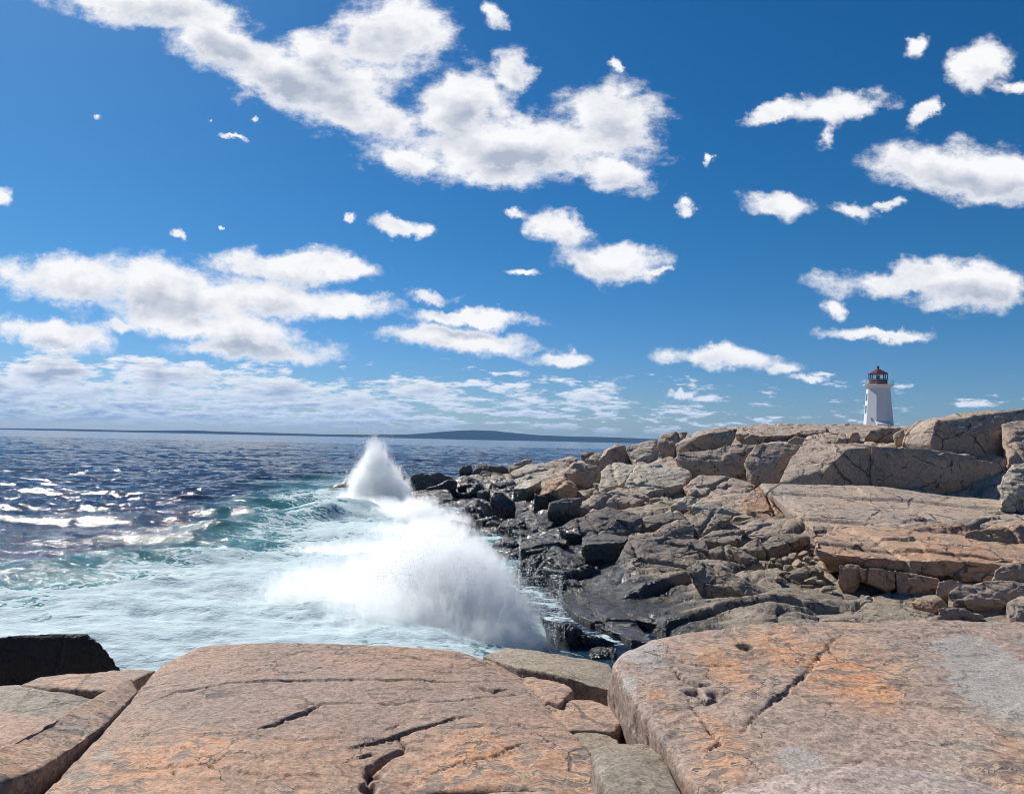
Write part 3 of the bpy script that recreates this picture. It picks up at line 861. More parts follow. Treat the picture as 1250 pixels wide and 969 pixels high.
ROCKS = [
 # far point
 ("broad black boulder lying at the seaward tip of the point", [(490,589),(507,577),(536,576.5),(550,582),(558,590),(548,598),(501,600)], "D", "dark", dict(near=2)),
 ("low black rock in the surf just seaward of the broad black boulder", [(478,586),(483,579.5),(495,580),(498,586),(488,590)], "D", "dark", dict(d=98)),
 ("wedge-shaped black boulder leaning on the broad black boulder", [(519,596),(551,584),(560,587),(558,598),(545,599)], "D", "dark", dict(near=3)),
 ("brownish humped boulder on the right of the black wedge boulder", [(557,594),(561,586),(572,580.5),(584,587),(589,595),(579,599)], "M", "dark", dict()),
 ("rounded dark rock at the far left end of the distant rock row", [(560,573.5),(565,567.5),(576,566.5),(578,575.5),(562,577)], "D", "brown", dict(d=108)),
 ("distant tan-topped rock between two dark humps in the far row", [(576,577),(581,567.5),(594,565.8),(598,572),(590,578)], "M", "brown", dict(d=107)),
 ("long smooth dark hump closing the far rock row", [(592,572.5),(597,566.8),(614,567.5),(622.5,574),(616,577.5),(596,578)], "D", "brown", dict(d=106)),
 ("flat ledge in front of the far rock row", [(583,581),(588,574),(612,577),(618,583),(600,587)], "M", "dark", dict(d=100)),
 ("slanted grey slab tilting up behind the big tan slab", [(619,569),(643,560),(650,561),(645,567),(624,574)], "M", "tan", dict(d=104)),
 ("big pale tan slab sloping down toward the far shore rocks", [(622,577),(645,566),(660,568),(680,577),(670,585),(636,587)], "L", "light", dict(d=96)),
 ("long brownish slab on the skyline left of the dark-faced block", [(655,567),(676,561),(698,557),(706,560),(692,571),(676,577)], "L", "tan", dict(d=99)),
 ("pale-topped boulder with a tall black right face above the shore", [(625.5,597,0),(645,579.5,2.5),(656,582.5,2.2),(662,586,1.2),(651,619,.6),(641,613,-1.0),(629,606,-.3)], "M", "light", dict(d=80, bulge=0, extra=[(647,594.5,-1.6)], T=5)),
 ("rusty-topped boulder with a grey shaded face left of the square block", [(657,606,0),(667,585,1.2),(694,582,1.6),(705,590,.8),(706,597,.3),(701,608,-.3),(685,613,-1.0)], "M", "orange", dict(d=74, bulge=0, extra=[(679,597,-1.1),(691,591,-.5)], T=5)),
 ("square block whose dark shaded face looks straight at the viewer", [(687,577,1.2),(696,564,1.4),(701,562,1.3),(732,567.5,1.0),(734,579,.6),(730,593,0),(716,594,-.2)], "D", "tan", dict(d=79, bulge=0, extra=[(702,577,-.3),(701,564,.6)], T=5)),
 ("pale slab propped beside the square shaded block", [(731,589),(734,574),(742,567),(754,564.5),(777,566.5),(774,575),(762,590),(734,599)], "L", "light", dict(near=-1, bulge=.08)),
 ("very large pale slab with rippled skin below the skyline", [(761,592),(778,568),(800,567),(820,568.5),(840,574),(843,582),(834,592),(816,596),(785,602)], "L", "light", dict(rec=5.2, bulge=.08, joints=2)),
 ("upright dark-fronted block on the skyline at the left end of the ridge", [(728,566,.2),(735,551,1.2),(741,547.5,1.0),(749,542.5,1.6),(763,542,1.5),(778,563,1),(745,567,-.4)], "D", "tan", dict(d=87, bulge=0, extra=[(742,549,-.2)], T=4)),
 ("low pinkish rock tucked under the left of the upright skyline block", [(712,562),(722,555),(736,550.5),(744,562),(728,567)], "M", "tan", dict(d=87.5)),
 ("small lone stone on the skyline above the sea", [(708,554.5),(716,550),(727,550.5),(725,557),(713,558.5)], "M", "brown", dict(d=100)),
 ("tall pale leaning face between the upright block and the ridge top", [(764,545),(782,540),(799,536.5),(806,548),(824,559.5),(827,568),(800,570),(778,567)], "L", "light", dict(d=85, rec=3.2)),
 # ridge top
 ("rounded tan boulder at the left end of the ridge top with a dark underside", [(803,540),(805,531.5),(825,525.5),(840,526),(836,545),(824,553),(812,547)], "M", "tan", dict(d=85)),
 ("ridge-top boulder with a slanting lit side and broad dark face", [(822,542,1),(854,523,2.2),(879,521.5,2.2),(901,522.5,1.8),(899,534,.8),(890,541,.2),(840,550,0),(828,549,.2)], "D", "tan", dict(d=83, bulge=0, extra=[(855,530,-.2),(872,526,.8)], T=5)),
 ("small dark-faced block set in the ridge right of the slanting boulder", [(903,538),(916,529),(935,531.5),(931,540.5),(906,541.5)], "D", "tan", dict(d=84.5)),
 ("small blue-grey shaded block in the middle of the ridge", [(961,538),(970,531),(983,533.5),(979,541.5),(964,541.5)], "D", "tan", dict(d=83)),
 ("long thin ledge crossing the ridge below the tower's left side", [(896,530),(905,521.5),(960,520),(1010,519),(1010,527),(960,531),(925,532)], "L", "tan", dict(d=92, rec=7)),
 ("flat tan ledge stretching right toward the tower", [(990,527),(1005,519),(1050,517.5),(1085,519),(1088,527),(1040,530)], "L", "tan", dict(d=95, rec=6)),
 ("dark-fronted block at the foot of the tower", [(1055,535),(1060,526),(1075,521),(1101,521.5),(1092,534.5),(1070,537)], "D", "tan", dict(d=88, T=6)),
 ("small rounded stone wedged beside the huge top-right boulder", [(1088,531),(1094,527),(1104,523),(1106,536),(1095,538)], "M", "tan", dict(d=80)),
 ("small square block on the ridge left of the tower's foot", [(1018,541),(1023,534),(1041,534),(1041,541),(1026,543)], "D", "tan", dict(d=80)),
 ("little wedge of stone beneath the tower ledge", [(1036,533),(1039,527),(1047,526.5),(1051,533),(1043,536)], "D", "tan", dict(d=88)),
 # the rounded wall
 ("left end of the long rounded wall with a hollow crack across it", [(822,560),(826,551),(858,547.5),(899,541),(925,543),(922,560),(928,582),(915,588),(892,580),(864,574),(836,572)], "M", "tan", dict(rec=2.6, joints=2, T=7, near=-1, edge=1.6)),
 ("middle hump of the long wall crossed by two slanting cracks", [(912,562),(925,543),(950,539.5),(976,542.5),(975,560),(956,592),(935,589),(920,580)], "M", "tan", dict(rec=2.6, joints=2, T=7, grow=1.15, edge=1.6)),
 ("massive bulging block of the wall with a shaded right face", [(950,588,0),(962,560,1.8),(976,543,3.2),(1004,540.5,3.2),(1034,542,2.6),(1052,542,2.2),(1069,545,1.6),(1071,565,.8),(1066,594,.4),(1022,595,-.8),(996,596,-1.4)], "M", "tan", dict(d=64, bulge=0, extra=[(1036,546,.2),(1012,570,-1.0)], T=8, joints=1, edge=2.0)),
 ("recessed shaded blocks in the middle of the wall", [(1066,594),(1068,545),(1086,543.5),(1105,545),(1110,570),(1102,595)], "D", "tan", dict(d=64.6, bulge=.10, joints=3, T=7, grow=1.25, edge=2.0, rec=.6, skew=1.0)),
 ("dark wall block with a horizontal joint right of the recess", [(1099,598),(1102,575),(1104,545),(1137,547),(1187,559),(1190,586),(1183,607),(1142,604)], "D", "tan", dict(d=66.6, bulge=.10, joints=2, T=8, rec=.5, grow=1.12, edge=2.2, skew=4.0)),
 ("tapering dark end block of the wall above the pale boulder", [(1181,607),(1184,575),(1186,559),(1237,567),(1228,578),(1222,586)], "D", "tan", dict(d=68.6, bulge=.08, T=8, rec=.4, grow=1.2, edge=1.8, skew=2.5)),
 ("pale boulder standing at the right edge below the wall", [(1221,616),(1221,586),(1224,578),(1237,567),(1270,566),(1280,600),(1268,622)], "M", "light", dict(d=50, bulge=.15, rec=2.4)),
 ("huge domed boulder at the top right with a bright left shoulder", [(1101,540,1.5),(1106,526,2),(1118,514,3),(1142,507.5,2.6),(1187,501.5,3),(1255,498,3),(1272,530,1),(1234,563,0),(1200,556,-.6),(1166,549,-.8),(1135,544,-1.2)], "D", "tan", dict(d=72, bulge=0, extra=[(1143,512,-.2),(1180,525,-.6)], T=12, joints=2, edge=2.2)),
 ("sunlit tan boulder cut by the right edge beside the huge dome", [(1223,518),(1240,514),(1285,511),(1290,570),(1250,570),(1230,562)], "M", "tan", dict(d=68, bulge=.15, T=7)),
 # flat slabs in the middle
 ("broken slab with rusty top and dark right end below the wall", [(833,595,1),(854,581,3.5),(892,580.5,4),(926,590.5,2.8),(912,602,.8),(911,627,-.2),(892,621,-1),(866,607,-1),(848,602,-.5)], "M", "tan", dict(d=64, bulge=0, extra=[(899,607,-1.2)], T=5)),
 ("small pale block in the jumble below the broken slab, left one", [(817,618),(826,611),(838,605.5),(851,607),(846,618),(834,620)], "M", "light", dict()),
 ("low pale block with a dark hollow under the broken slab", [(835,616),(855,611),(870,613.5),(892,620),(912,628),(872,630.5),(848,622)], "M", "light", dict()),
 ("rusty sloping end face of the broad flat slab", [(907,611),(914,601),(928,591),(949,600),(982,613),(994,623),(992,652),(965,645),(935,634),(911,620)], "L", "orange", dict(d=52.5, rec=6.0, bulge=.05)),
 ("broad flat tan slab sloping up to the foot of the wall", [(927,592,11.5),(974,593,11.5),(1065,595,11),(1142,606,8.5),(1190,612,7),(1290,622,5.5),(1290,642,.5),(1180,646,.3),(1094,647,.3),(992,653,0),(990,638,.8),(986,618,4.5)], "L", "tan", dict(d=46.5, bulge=0, T=5, joints=2, rough=.8)),
 ("great orange block with a rounded left end and overhanging lip", [(991,672,0),(994,655,4),(1023,644.5,8),(1084,647,8),(1131,655,6.6),(1200,664,4.6),(1290,672,3.6),(1290,694,.2),(1196,705,0),(1164,702,0),(1140,703,0),(1092,696,.1),(1050,693,.1),(1026,690,.3),(1003,690,.8)], "L", "orange", dict(d=36, bulge=0, T=6, joints=3, root=.15)),
 ("orange wedge lying along the back of the great orange block", [(1078,646),(1100,641),(1131,639),(1163,637.5),(1183,640.5),(1186,649),(1178,660),(1146,656)], "M", "orange", dict(d=42.5, rec=1.2)),
 ("dark block with an orange left cheek behind the great orange block", [(1177,652,0),(1179,649,0),(1196,645,.2),(1213,639.5,.8),(1229,638.5,.8),(1290,642,.6),(1290,670,0),(1209,668,-.4),(1177,661,-.2)], "D", "orange", dict(d=40.5, bulge=.05)),
 ("rounded orange hump rising from the front of the great block", [(1134,694),(1153,680.5),(1170,678),(1188,680),(1194,685),(1164,702)], "M", "orange", dict(d=37)),
 ("curved dark slab lying right of the orange hump", [(1165,700),(1192,685.5),(1222,680.5),(1270,688),(1280,706),(1200,709)], "M", "orange", dict(d=35.6)),
 ("shaded boulder on the right edge under the curved slab", [(1211,709),(1215,695),(1228,688),(1275,692),(1285,716),(1240,713)], "D", "tan", dict(d=34.6)),
 ("brown shelf block jutting forward under the great orange block", [(1156,724),(1174,710),(1196,707.5),(1239,708.5),(1275,716),(1250,730),(1226,739),(1196,736),(1163,739)], "M", "tan", dict(d=33, rec=.8, T=4)),
 ("brown striped block in the front wall of the great orange block", [(1091,695),(1118,700),(1140,705),(1148,708),(1141,731),(1116,727),(1096,719)], "D", "orange", dict(d=35.2, bulge=.08, joints=0)),
 ("rounded dark block right of the brown striped block", [(1144,708),(1160,706),(1176,708),(1185,717),(1170,728),(1157,732),(1141,729)], "D", "tan", dict(d=34.7)),
 ("small orange nose block at the left of the front wall", [(1024,689),(1038,688),(1050,690.5),(1052,699),(1046,706),(1032,712),(1023,702)], "D", "orange", dict(d=35.6)),
 ("chipped orange block hanging over the dark cave", [(1049,692),(1070,692),(1093,696),(1095,717),(1086,721),(1066,710),(1048,705)], "D", "orange", dict(d=35.3, root=0, bulge=.1)),
 ("low rust-brown block at the cave's right mouth", [(1112,735),(1122,731),(1136,732),(1146,740),(1141,749),(1120,742)], "M", "orange", dict(d=32.9)),
 ("dark slab sunk under the brown shelf block", [(1144,742),(1156,738),(1180,742),(1200,752),(1170,756),(1148,752)], "D", "tan", dict(d=32.2)),
 ("block at the right edge just above the near boulder", [(1226,736),(1240,728),(1275,722),(1285,760),(1240,760),(1230,752)], "M", "tan", dict(d=31)),
 ("smooth greenish slab on the gully floor below the cave", [(1032,757),(1050,739),(1075,736),(1101,738),(1150,752),(1140,760),(1077,760)], "L", "grey", dict(d=30.5, rec=2.2)),
 ("pale upright stone at the mouth of the cave", [(1050,737),(1052,729),(1060,725.5),(1066,731),(1064,738.5)], "M", "light", dict(d=33)),
 # greenish slopes
 ("long domed greenish whaleback above the wet black rock, left half", [(768,684),(785,676),(816,673),(846,680),(862,692),(858,708),(840,711),(808,703),(780,695)], "L", "grey", dict(bulge=.2, rec=1.8)),
 ("greenish whaleback with a pale base, right half beside the black hollow", [(836,690),(848,681),(880,690),(910,705),(936,723),(942,735),(922,738),(900,733),(872,723),(842,711)], "L", "grey", dict(bulge=.2, rec=1.8)),
 ("tan humped rock in the middle of the greenish slope", [(796,651),(812,639.5),(836,633.5),(847,640),(842,650),(848,657),(806,658)], "M", "tan", dict(rec=1.3)),
 ("brown hump behind the tan humped rock", [(779,647),(786,631),(808,626),(826,623.5),(838,632),(812,642)], "M", "brown", dict(rec=1.8)),
 ("flat greenish plate right of the tan humped rock", [(836,647),(844,630),(860,622),(896,629),(882,639),(860,650),(852,655)], "L", "grey", dict(rec=3)),
 ("thin greenish shelf below the flat plate", [(850,659),(868,649),(910,645),(906,658),(886,663)], "L", "grey", dict()),
 ("pinkish slab with a dark undercut front at the top of the gully", [(903,650),(912,641),(921,635),(946,638),(974,646),(946,653),(920,653)], "M", "tan", dict(rec=2.2)),
 ("angular slab pointing at the gully with a shaded right end", [(926,665),(948,651),(989,653),(991,659),(972,664),(940,676)], "M", "grey", dict(rec=1.4)),
 ("greenish boulder with a dark hole beneath it mid-slope", [(865,673),(876,667),(892,663),(901,678),(899,687),(882,689)], "M", "grey", dict()),
 ("wedge of stone left of the gully rubble", [(899,668),(924,657),(936,674),(918,681)], "M", "grey", dict()),
 ("thin upturned rib of rock running down to the gully", [(890,665),(900,667),(920,680),(936,692),(924,693),(904,680)], "M", "grey", dict(bulge=.05)),
 ("long brown-grey swell of rock left of the whaleback", [(762,664),(768,655),(808,657),(860,659),(866,672),(820,675),(772,682)], "L", "brown", dict(rec=2.6, joints=2)),
 ("flat stone slab low in the gully below the orange nose block", [(962,702),(980,691),(1000,690),(1006,697),(990,704)], "M", "grey", dict()),
 ("low tan plate on the gully floor", [(918,715),(930,708),(952,712),(958,720),(940,722)], "L", "grey", dict()),
 # shore blocks
 ("black-faced block with a blue-grey wet top above the tide pool", [(710,668,0),(712,657,1.6),(738,650.5,3),(768,655,2.4),(768,674,.2),(750,688,-.4),(716,683,-.3)], "D", "dark", dict(d=44, bulge=0, extra=[(712,664,-.2),(762,661,.0)], T=3)),
 ("wet brown slab sloping down right of the black-faced block", [(750,688),(766,676),(765,659),(800,656),(812,676),(775,690)], "L", "brown", dict(rec=2.4)),
 ("pointed blue-grey boulder with a smooth sunlit side by the water", [(656,685,0),(666,674,1),(677,666,1.6),(684,668.5,1.5),(712,683,.8),(715,689,.2),(695,701,-.5),(664,692,-.2)], "M", "grey", dict(d=43, bulge=.1)),
 ("rounded black boulder next to the pointed blue-grey one", [(695,700),(702,692),(714,688),(730,690),(736,703),(722,716),(704,712)], "D", "dark", dict(d=40.5)),
 ("tilted olive-brown plank of rock leaning into the channel", [(661,690,2.5),(694,699,1.8),(706,709,1.2),(731,735,0),(733,744,-.2),(710,741,-.2),(698,748,-.2),(680,712,1.0)], "M", "dark", dict(d=37, bulge=0, T=2)),
 ("dark ribbed boulder cut by two straight cracks beside the channel", [(624,708),(637,686),(660,677),(676,705),(684,722),(671,736),(643,724)], "M", "grey", dict(d=40, rec=2.2, joints=2)),
 ("olive-stained boulder pushing into the white surf", [(579,683),(589,672),(614,668),(637,674),(625,688),(597,701),(585,692)], "M", "grey", dict(d=46.5, rec=2.0, joints=2)),
 ("dark ridge of rock right of the olive-stained boulder", [(614,699),(637,682),(666,673.5),(668,678),(645,689),(626,703)], "M", "grey", dict(d=45, rec=2.0)),
 ("yellow-lichened ledge above the olive boulder", [(632,673),(641,660),(679,656.5),(692,659),(668,672)], "M", "grey", dict(rec=2)),
 ("weedy knob on the waterline behind the olive boulder", [(599,666),(608,656.5),(625,654),(634,661),(618,671)], "M", "dark", dict()),
 ("grey-topped boulder with a black right end near the white inlet", [(604,645,0),(620,633,1.5),(642,633,1.5),(658,641,1),(651,653,.2),(634,653,-.2)], "M", "grey", dict(d=60)),
 ("large ribbed black boulder in the middle of the shore jumble", [(597,606),(604,600),(613,600),(630,611.5),(631,622),(617,630),(599,619)], "D", "dark", dict(rec=.8)),
 ("dark squared rock left of the large ribbed boulder", [(581,600),(590,597),(599,599),(600,605),(595,613),(585,608)], "D", "dark", dict()),
 ("small pale tilted slab facing the sun in the shore jumble", [(567,618),(577,609),(588,612),(577,623)], "L", "light", dict()),
 ("broken grey rock beneath the small pale tilted slab", [(578,618),(596,618),(603,629),(587,628)], "M", "grey", dict()),
 ("narrow dark spine of rock slanting across the shore jumble", [(581,609),(590,608.5),(617,627),(610,632),(596,622)], "M", "dark", dict()),
 ("long black slab lying along the edge of the white inlet", [(543,648),(551,635),(572,638),(590,646),(607,656),(580,657)], "M", "dark", dict(rec=1.5)),
 ("small dark stone left of the weedy platform's right end", [(535,627),(546,621),(552,627),(543,632)], "M", "dark", dict()),
 ("small slanted stone just below the weedy platform", [(545,635),(553,625),(559,629),(551,636)], "M", "grey", dict()),
 ("olive weedy block in the shore jumble", [(568,637),(571,623),(586,632),(577,638)], "D", "dark", dict()),
 ("flat weedy platform at the surf's edge below the broad black boulder", [(495,612),(501,599),(521,600),(549,597.5),(559,616),(534,621),(513,628)], "L", "grey", dict(rec=5, bulge=.05)),
 ("thin pale plate lying on the weedy platform", [(527,603),(536,597),(550,597),(546,603.5)], "M", "grey", dict(near=.5)),
 ("low pale ledge left of the tan sloping block", [(690,628),(699,616.5),(719,613),(722,622),(700,626)], "M", "light", dict()),
 ("tan sloping block with a rusty left face mid-headland", [(719,620),(720,606),(727,598.5),(756,604),(764,614),(739,620)], "M", "tan", dict(rec=1.6)),
 ("tan plate behind the tan sloping block", [(741,602),(754,593.5),(777,596),(794,607),(772,615),(756,613)], "L", "tan", dict()),
 ("wide dark brown mound at the centre of the headland", [(680,643),(703,630),(742,618.5),(776,625),(787,637),(781,646),(723,655),(690,650)], "M", "brown", dict(rec=2.6, joints=2)),
 ("knobbly grey stone left of the rusty-topped boulder", [(651,616),(653,602),(666,604),(670,615),(660,620)], "D", "grey", dict()),
 ("dark hollowed rock below the rusty-topped boulder", [(667,624),(669,611),(690,606.5),(714,605.5),(700,628),(682,637)], "D", "brown", dict()),
 ("grey pitted slab right of the white inlet", [(638,631),(647,623),(677,638),(668,648),(654,652)], "L", "grey", dict()),
 # tide channel
 ("flat-topped black block rising from the tide pool", [(779,741,.6),(800,736,1.2),(836,733,1.2),(835,748,0),(800,755,-.2),(784,751,-.1)], "D", "dark", dict(d=35, bulge=0, T=1.5, rough=.6)),
 ("long black ledge with a wet overhang beside the foot of the splash", [(659,753),(670,757),(698,771.5),(752,782),(752,790),(719,796),(683,799),(667,768)], "D", "dark", dict(d=29.2, T=1.4)),
 ("pitted wet rock awash between the ledge and the near boulder", [(717,796),(722,789),(734,787.5),(755,790),(750,809),(719,806)], "M", "dark", dict(d=27.5)),
 ("broad wet black shelf of rock behind the near boulder, shining blue", [(728,722),(745,700),(790,692),(850,711),(925,736),(965,752),(900,768),(830,765),(770,752)], "L", "dark", dict(flat=.55, T=1.0, bulge=.04, rough=.7, joints=2)),
 ("black sloping rock face beside the head of the tide channel", [(672,716),(690,708),(720,730),(770,752),(800,785),(770,780),(735,752),(700,748)], "L", "dark", dict(flat=.35, T=1.0, bulge=.05, joints=2)),
 ("flat greenish gully floor slab between the whaleback and the cave", [(930,738),(945,722),(985,718),(1030,738),(1045,757),(990,760),(950,752)], "L", "grey", dict(flat=.8, T=1.0, bulge=.05, joints=2)),
 ("grey rock awash behind the tall plume of spray", [(383,612),(390,602),(405,593),(424,583.5),(440,584),(436,606)], "M", "grey", dict(d=89, rec=1.5)),
]
for lab, outl, mode, mat, kw in ROCKS:
    rock(lab, outl, mode, mat, **kw)

# loose stones in the gully and along the shore
stone_protos = []
rg_ = random.Random(3)
for k in range(6):
    RSEED[0] += 1
    hull = [np.array([rg_.gauss(0, 1), rg_.gauss(0, .8), rg_.gauss(0, .55)]) for _ in range(18)]
    hull = [h / np.linalg.norm(h) * np.array([.5, .42, .3]) * rg_.uniform(.85, 1.1) for h in hull]
    me = remeshed([hull], 0.035, 3, np.zeros(3))
    co = vco(me); no = vno(me)
    set_co(me, co + no * (0.05 * fbm(co * 3 + k * 9, 3, 0.5, k))[:, None])
    me.name = "stone"
    stone_protos.append(me)
SPOTS = [("gully", [(950,690),(962,695),(972,688),(985,683),(955,700),(975,700),(990,695),(1000,700),(945,683),(960,684),(980,676),(995,672),(968,680),(1003,712),(990,708),(1010,720),(985,716),(972,712),(950,708),(1000,682)], .55, "grey"),
         ("shore", [(560,628),(556,640),(590,636),(598,640),(612,640),(565,605),(575,600),(548,612),(610,592),(622,600),(635,622),(648,640),(670,660),(690,664),(705,650),(655,668),(640,652),(622,648),(700,640),(688,655)], .9, "dark"),
         ("ridge", [(845,602),(860,632),(830,628),(800,612),(780,610),(735,596),(725,625),(745,628),(905,632),(925,640),(870,640),(890,646)], .8, "tan")]
LB = {"gully": ("small loose stone among the rubble filling the gully left of the great orange block", "loose stones in the gully"),
      "shore": ("small dark stone wedged among the black boulders of the shore jumble", "stones in the shore jumble"),
      "ridge": ("small tan stone lodged among the slabs of the mid headland", "stones among the mid headland slabs")}
mesh_cache = {}
for key, spots, sz, mat in SPOTS:
    for i, (px, py) in enumerate(spots):
        d = hit(px, py)
        if d is None:
            continue
        mk = (i % 6, mat)
        if mk not in mesh_cache:
            m2 = stone_protos[i % 6].copy(); m2.materials.append(M[mat]); mesh_cache[mk] = m2
        o = bpy.data.objects.new("stone", mesh_cache[mk]); COL.objects.link(o)
        q = P(px, py, d)
        o.location = (q[0], q[1], q[2] + 0.05)
        s = sz * rg_.uniform(.7, 1.7) * d / 45
        o.scale = (s * rg_.uniform(.8, 1.5), s, s * rg_.uniform(.7, 1.1))
        o.rotation_euler = (rg_.uniform(-.3, .3), rg_.uniform(-.3, .3), rg_.uniform(0, 6))
        tag(o, LB[key][0], "stone", LB[key][1])

# ------------------------------------------------------------------ near rocks
def project(p):
    v = p - EYE
    z_ = v @ f_
    return np.stack([CX + F * (v @ rt) / z_, CY - F * (v @ up) / z_], -1)
def near_rock(label, hulls, mat, voxel, its, cracks=(), stains=(), dimples=(), rough=1.0, group=None, floor=-0.7, back=0.9, name="granite_slab", warp=0.05, dz=0.0, spread=0.10):
    """hulls: lists of (photo x, photo y, distance); every hull also gets a sunken rear and foot"""
    RSEED[0] += 1
    sd = RSEED[0]
    H = []
    for h in hulls:
        f3 = [P(*q[:3]) + np.array([0, 0, dz]) for q in h]
        cx = np.mean([p[0] for p in f3]); cyy = np.mean([p[1] for p in f3])
        ext = []
        for p in f3:
            q = p.copy(); q[2] += floor
            q[0] += (p[0] - cx) * spread; q[1] += (p[1] - cyy) * 0.12 + (back * 0.35 if p[1] > cyy else 0)
            ext.append(q)
            if p[1] > cyy + 0.3:
                q2 = p.copy(); q2[1] += back * 0.3; q2[2] -= 0.30
                ext.append(q2)
        H.append(f3 + ext)
    center = np.array([np.mean([p[0] for p in H[0]]), np.mean([p[1] for p in H[0]]), min(p[2] for h in H for p in h)])
    me = remeshed(H, voxel, its, center)
    co = vco(me); no = vno(me)
    wp = co + center
    disp = warp * fbm(wp * 0.9, 3, 0.5, sd) + rough * (0.016 * fbm(wp * 2.6, 3, 0.55, sd + 3) + 0.005 * fbm(wp * 8.0, 3, 0.6, sd + 4))
    # thin exfoliation sheets: contour-like little steps
    st_ = fbm(np.stack([wp[:, 0] * 1.3, wp[:, 1] * 2.2, wp[:, 2] * 2], 1), 4, 0.55, sd + 6)
    stp = np.floor(st_ * 5) + np.clip(((st_ * 5) % 1 - 0.86) / 0.14, 0, 1)
    disp += 0.007 * rough * stp
    disp += 0.0025 * fbm(wp * 26, 2, 0.6, sd + 8)
    crevice_dark = np.zeros(len(co)); stain = np.zeros(len(co))
    if len(cracks) or len(stains) or len(dimples):
        tri = [tuple(p.vertices) for p in me.polygons]
        bvh = BVHTree.FromPolygons([Vector(w) for w in wp], tri)
        def cast(px, py):
            r = ray(px, py)
            h = bvh.ray_cast(Vector(EYE), Vector(r / np.linalg.norm(r)))
            return None if h[0] is None else np.array(h[0])
        for ck in cracks:
            w0, dp, line = ck
            s3 = []
            for (a, b) in zip(line[:-1], line[1:]):
                n_ = max(2, int(math.hypot(b[0] - a[0], b[1] - a[1]) / 2))
                for t in np.linspace(0, 1, n_):
                    q = cast(a[0] + (b[0] - a[0]) * t, a[1] + (b[1] - a[1]) * t)
                    if q is not None:
                        s3.append(q)
            if len(s3) < 2:
                continue
            s3 = np.array(s3)
            s3[:, :2] += 0.045 * np.stack([fbm(s3 * 7, 5, 0.7, sd + 40), fbm(s3 * 7, 5, 0.7, sd + 41)], 1)
            tap = np.clip(np.sin(np.linspace(0.02, 0.98, len(s3)) * math.pi), 0, 1) ** 0.6 * (0.35 + 1.1 * np.clip(0.5 + fbm(s3 * 4, 2, 0.5, sd + 44), 0, 1.2))
            lo, hi_ = s3.min(0) - 0.25, s3.max(0) + 0.25
            sel = np.where(((wp > lo) & (wp < hi_)).all(1))[0]
            dmin = np.full(len(sel), 9.0); ni = np.zeros(len(sel), int)
            for i in range(0, len(sel), 4000):
                k = sel[i:i + 4000]
                dq_ = ((wp[k][:, None, :] - s3[None]) ** 2).sum(2)
                ni[i:i + 4000] = dq_.argmin(1); dmin[i:i + 4000] = np.sqrt(dq_.min(1))
            tp = tap[ni]
            wv = np.maximum(0.60 * w0 * (0.4 + 0.75 * tp), 0.005)
            g = np.exp(-(dmin / wv) ** 2)
            far_side = np.tanh((wp[sel][:, 1] - s3[ni][:, 1] + 0.3 * (wp[sel][:, 0] - s3[ni][:, 0])) / (1.2 * wv))
            disp[sel] -= dp * g * (0.3 + 0.8 * tp)
            disp[sel] += 0.16 * dp * tp * np.exp(-(dmin / 0.10) ** 2) * far_side
            crevice_dark[sel] = np.maximum(crevice_dark[sel], np.clip(1.2 * np.exp(-(dmin / (wv * 0.85)) ** 2), 0, 1) * (0.4 + 0.6 * tp))
        for (px, py, rpx, amt) in stains:
            q = cast(px, py)
            if q is None: continue
            rr = rpx * np.linalg.norm(q - EYE) / F
            dv = (wp - q) * np.array([1, 0.55, 1])
            stain += amt * np.exp(-(dv ** 2).sum(1) / (rr * rr))
        for (px, py, rpx, dp) in dimples:
            q = cast(px, py)
            if q is None: continue
            rr = rpx * np.linalg.norm(q - EYE) / F
            g = np.exp(-(((wp - q) ** 2).sum(1) / (rr * rr)) ** 1.5)
            disp -= dp * g
            crevice_dark = np.maximum(crevice_dark, 0.7 * np.clip(g * 1.3 - 0.3, 0, 1))
    co = co + no * disp[:, None]
    set_co(me, co)
    add_attr(me, "crevice_dark", crevice_dark); add_attr(me, "stain", stain)
    me.name = name
    me.polygons.foreach_set("use_smooth", [True] * len(me.polygons))
    return tag(link(name, me, M[mat], None, center), label, "rock", group)

# ground under the near rocks, falling to the sea
ug = np.linspace(-14, 34, 300); yg = np.concatenate([np.linspace(-3, 8, 80), np.linspace(8.2, 22, 80)])
UG, YG = np.meshgrid(ug, yg)
pg = np.stack([UG.ravel(), YG.ravel(), UG.ravel() * 0], 1)
edge_y = 7.4 + 0.6 * perlin(pg * 0.4, 90) + np.where(pg[:, 0] > 0.5, 0.4, 0) 
zg = 5.45 - 0.55 * np.clip((-pg[:, 0] - 1.8) / 1.2, 0, 1) * np.clip((pg[:, 1] - 5.5) / 1.0, 0, 1) - np.clip(pg[:, 1] - edge_y, 0, 99) * np.clip(1.15 - pg[:, 0] * 0.015, 0.5, 1.2) * 0.85
zg = np.maximum(zg, np.where(pg[:, 0] > 4, -0.6 + 0.06 * (pg[:, 0] - 4), -3.0)) + 0.25 * fbm(pg * 0.8, 5, 0.55, 91)
g_ = link("near_bedrock", mesh_from("near_bedrock", np.stack([pg[:, 0], pg[:, 1], zg], 1), grid_faces(len(yg), len(ug))), M["neargrey"])
tag(g_, "granite ground under the near rocks", "bedrock", None, "structure")

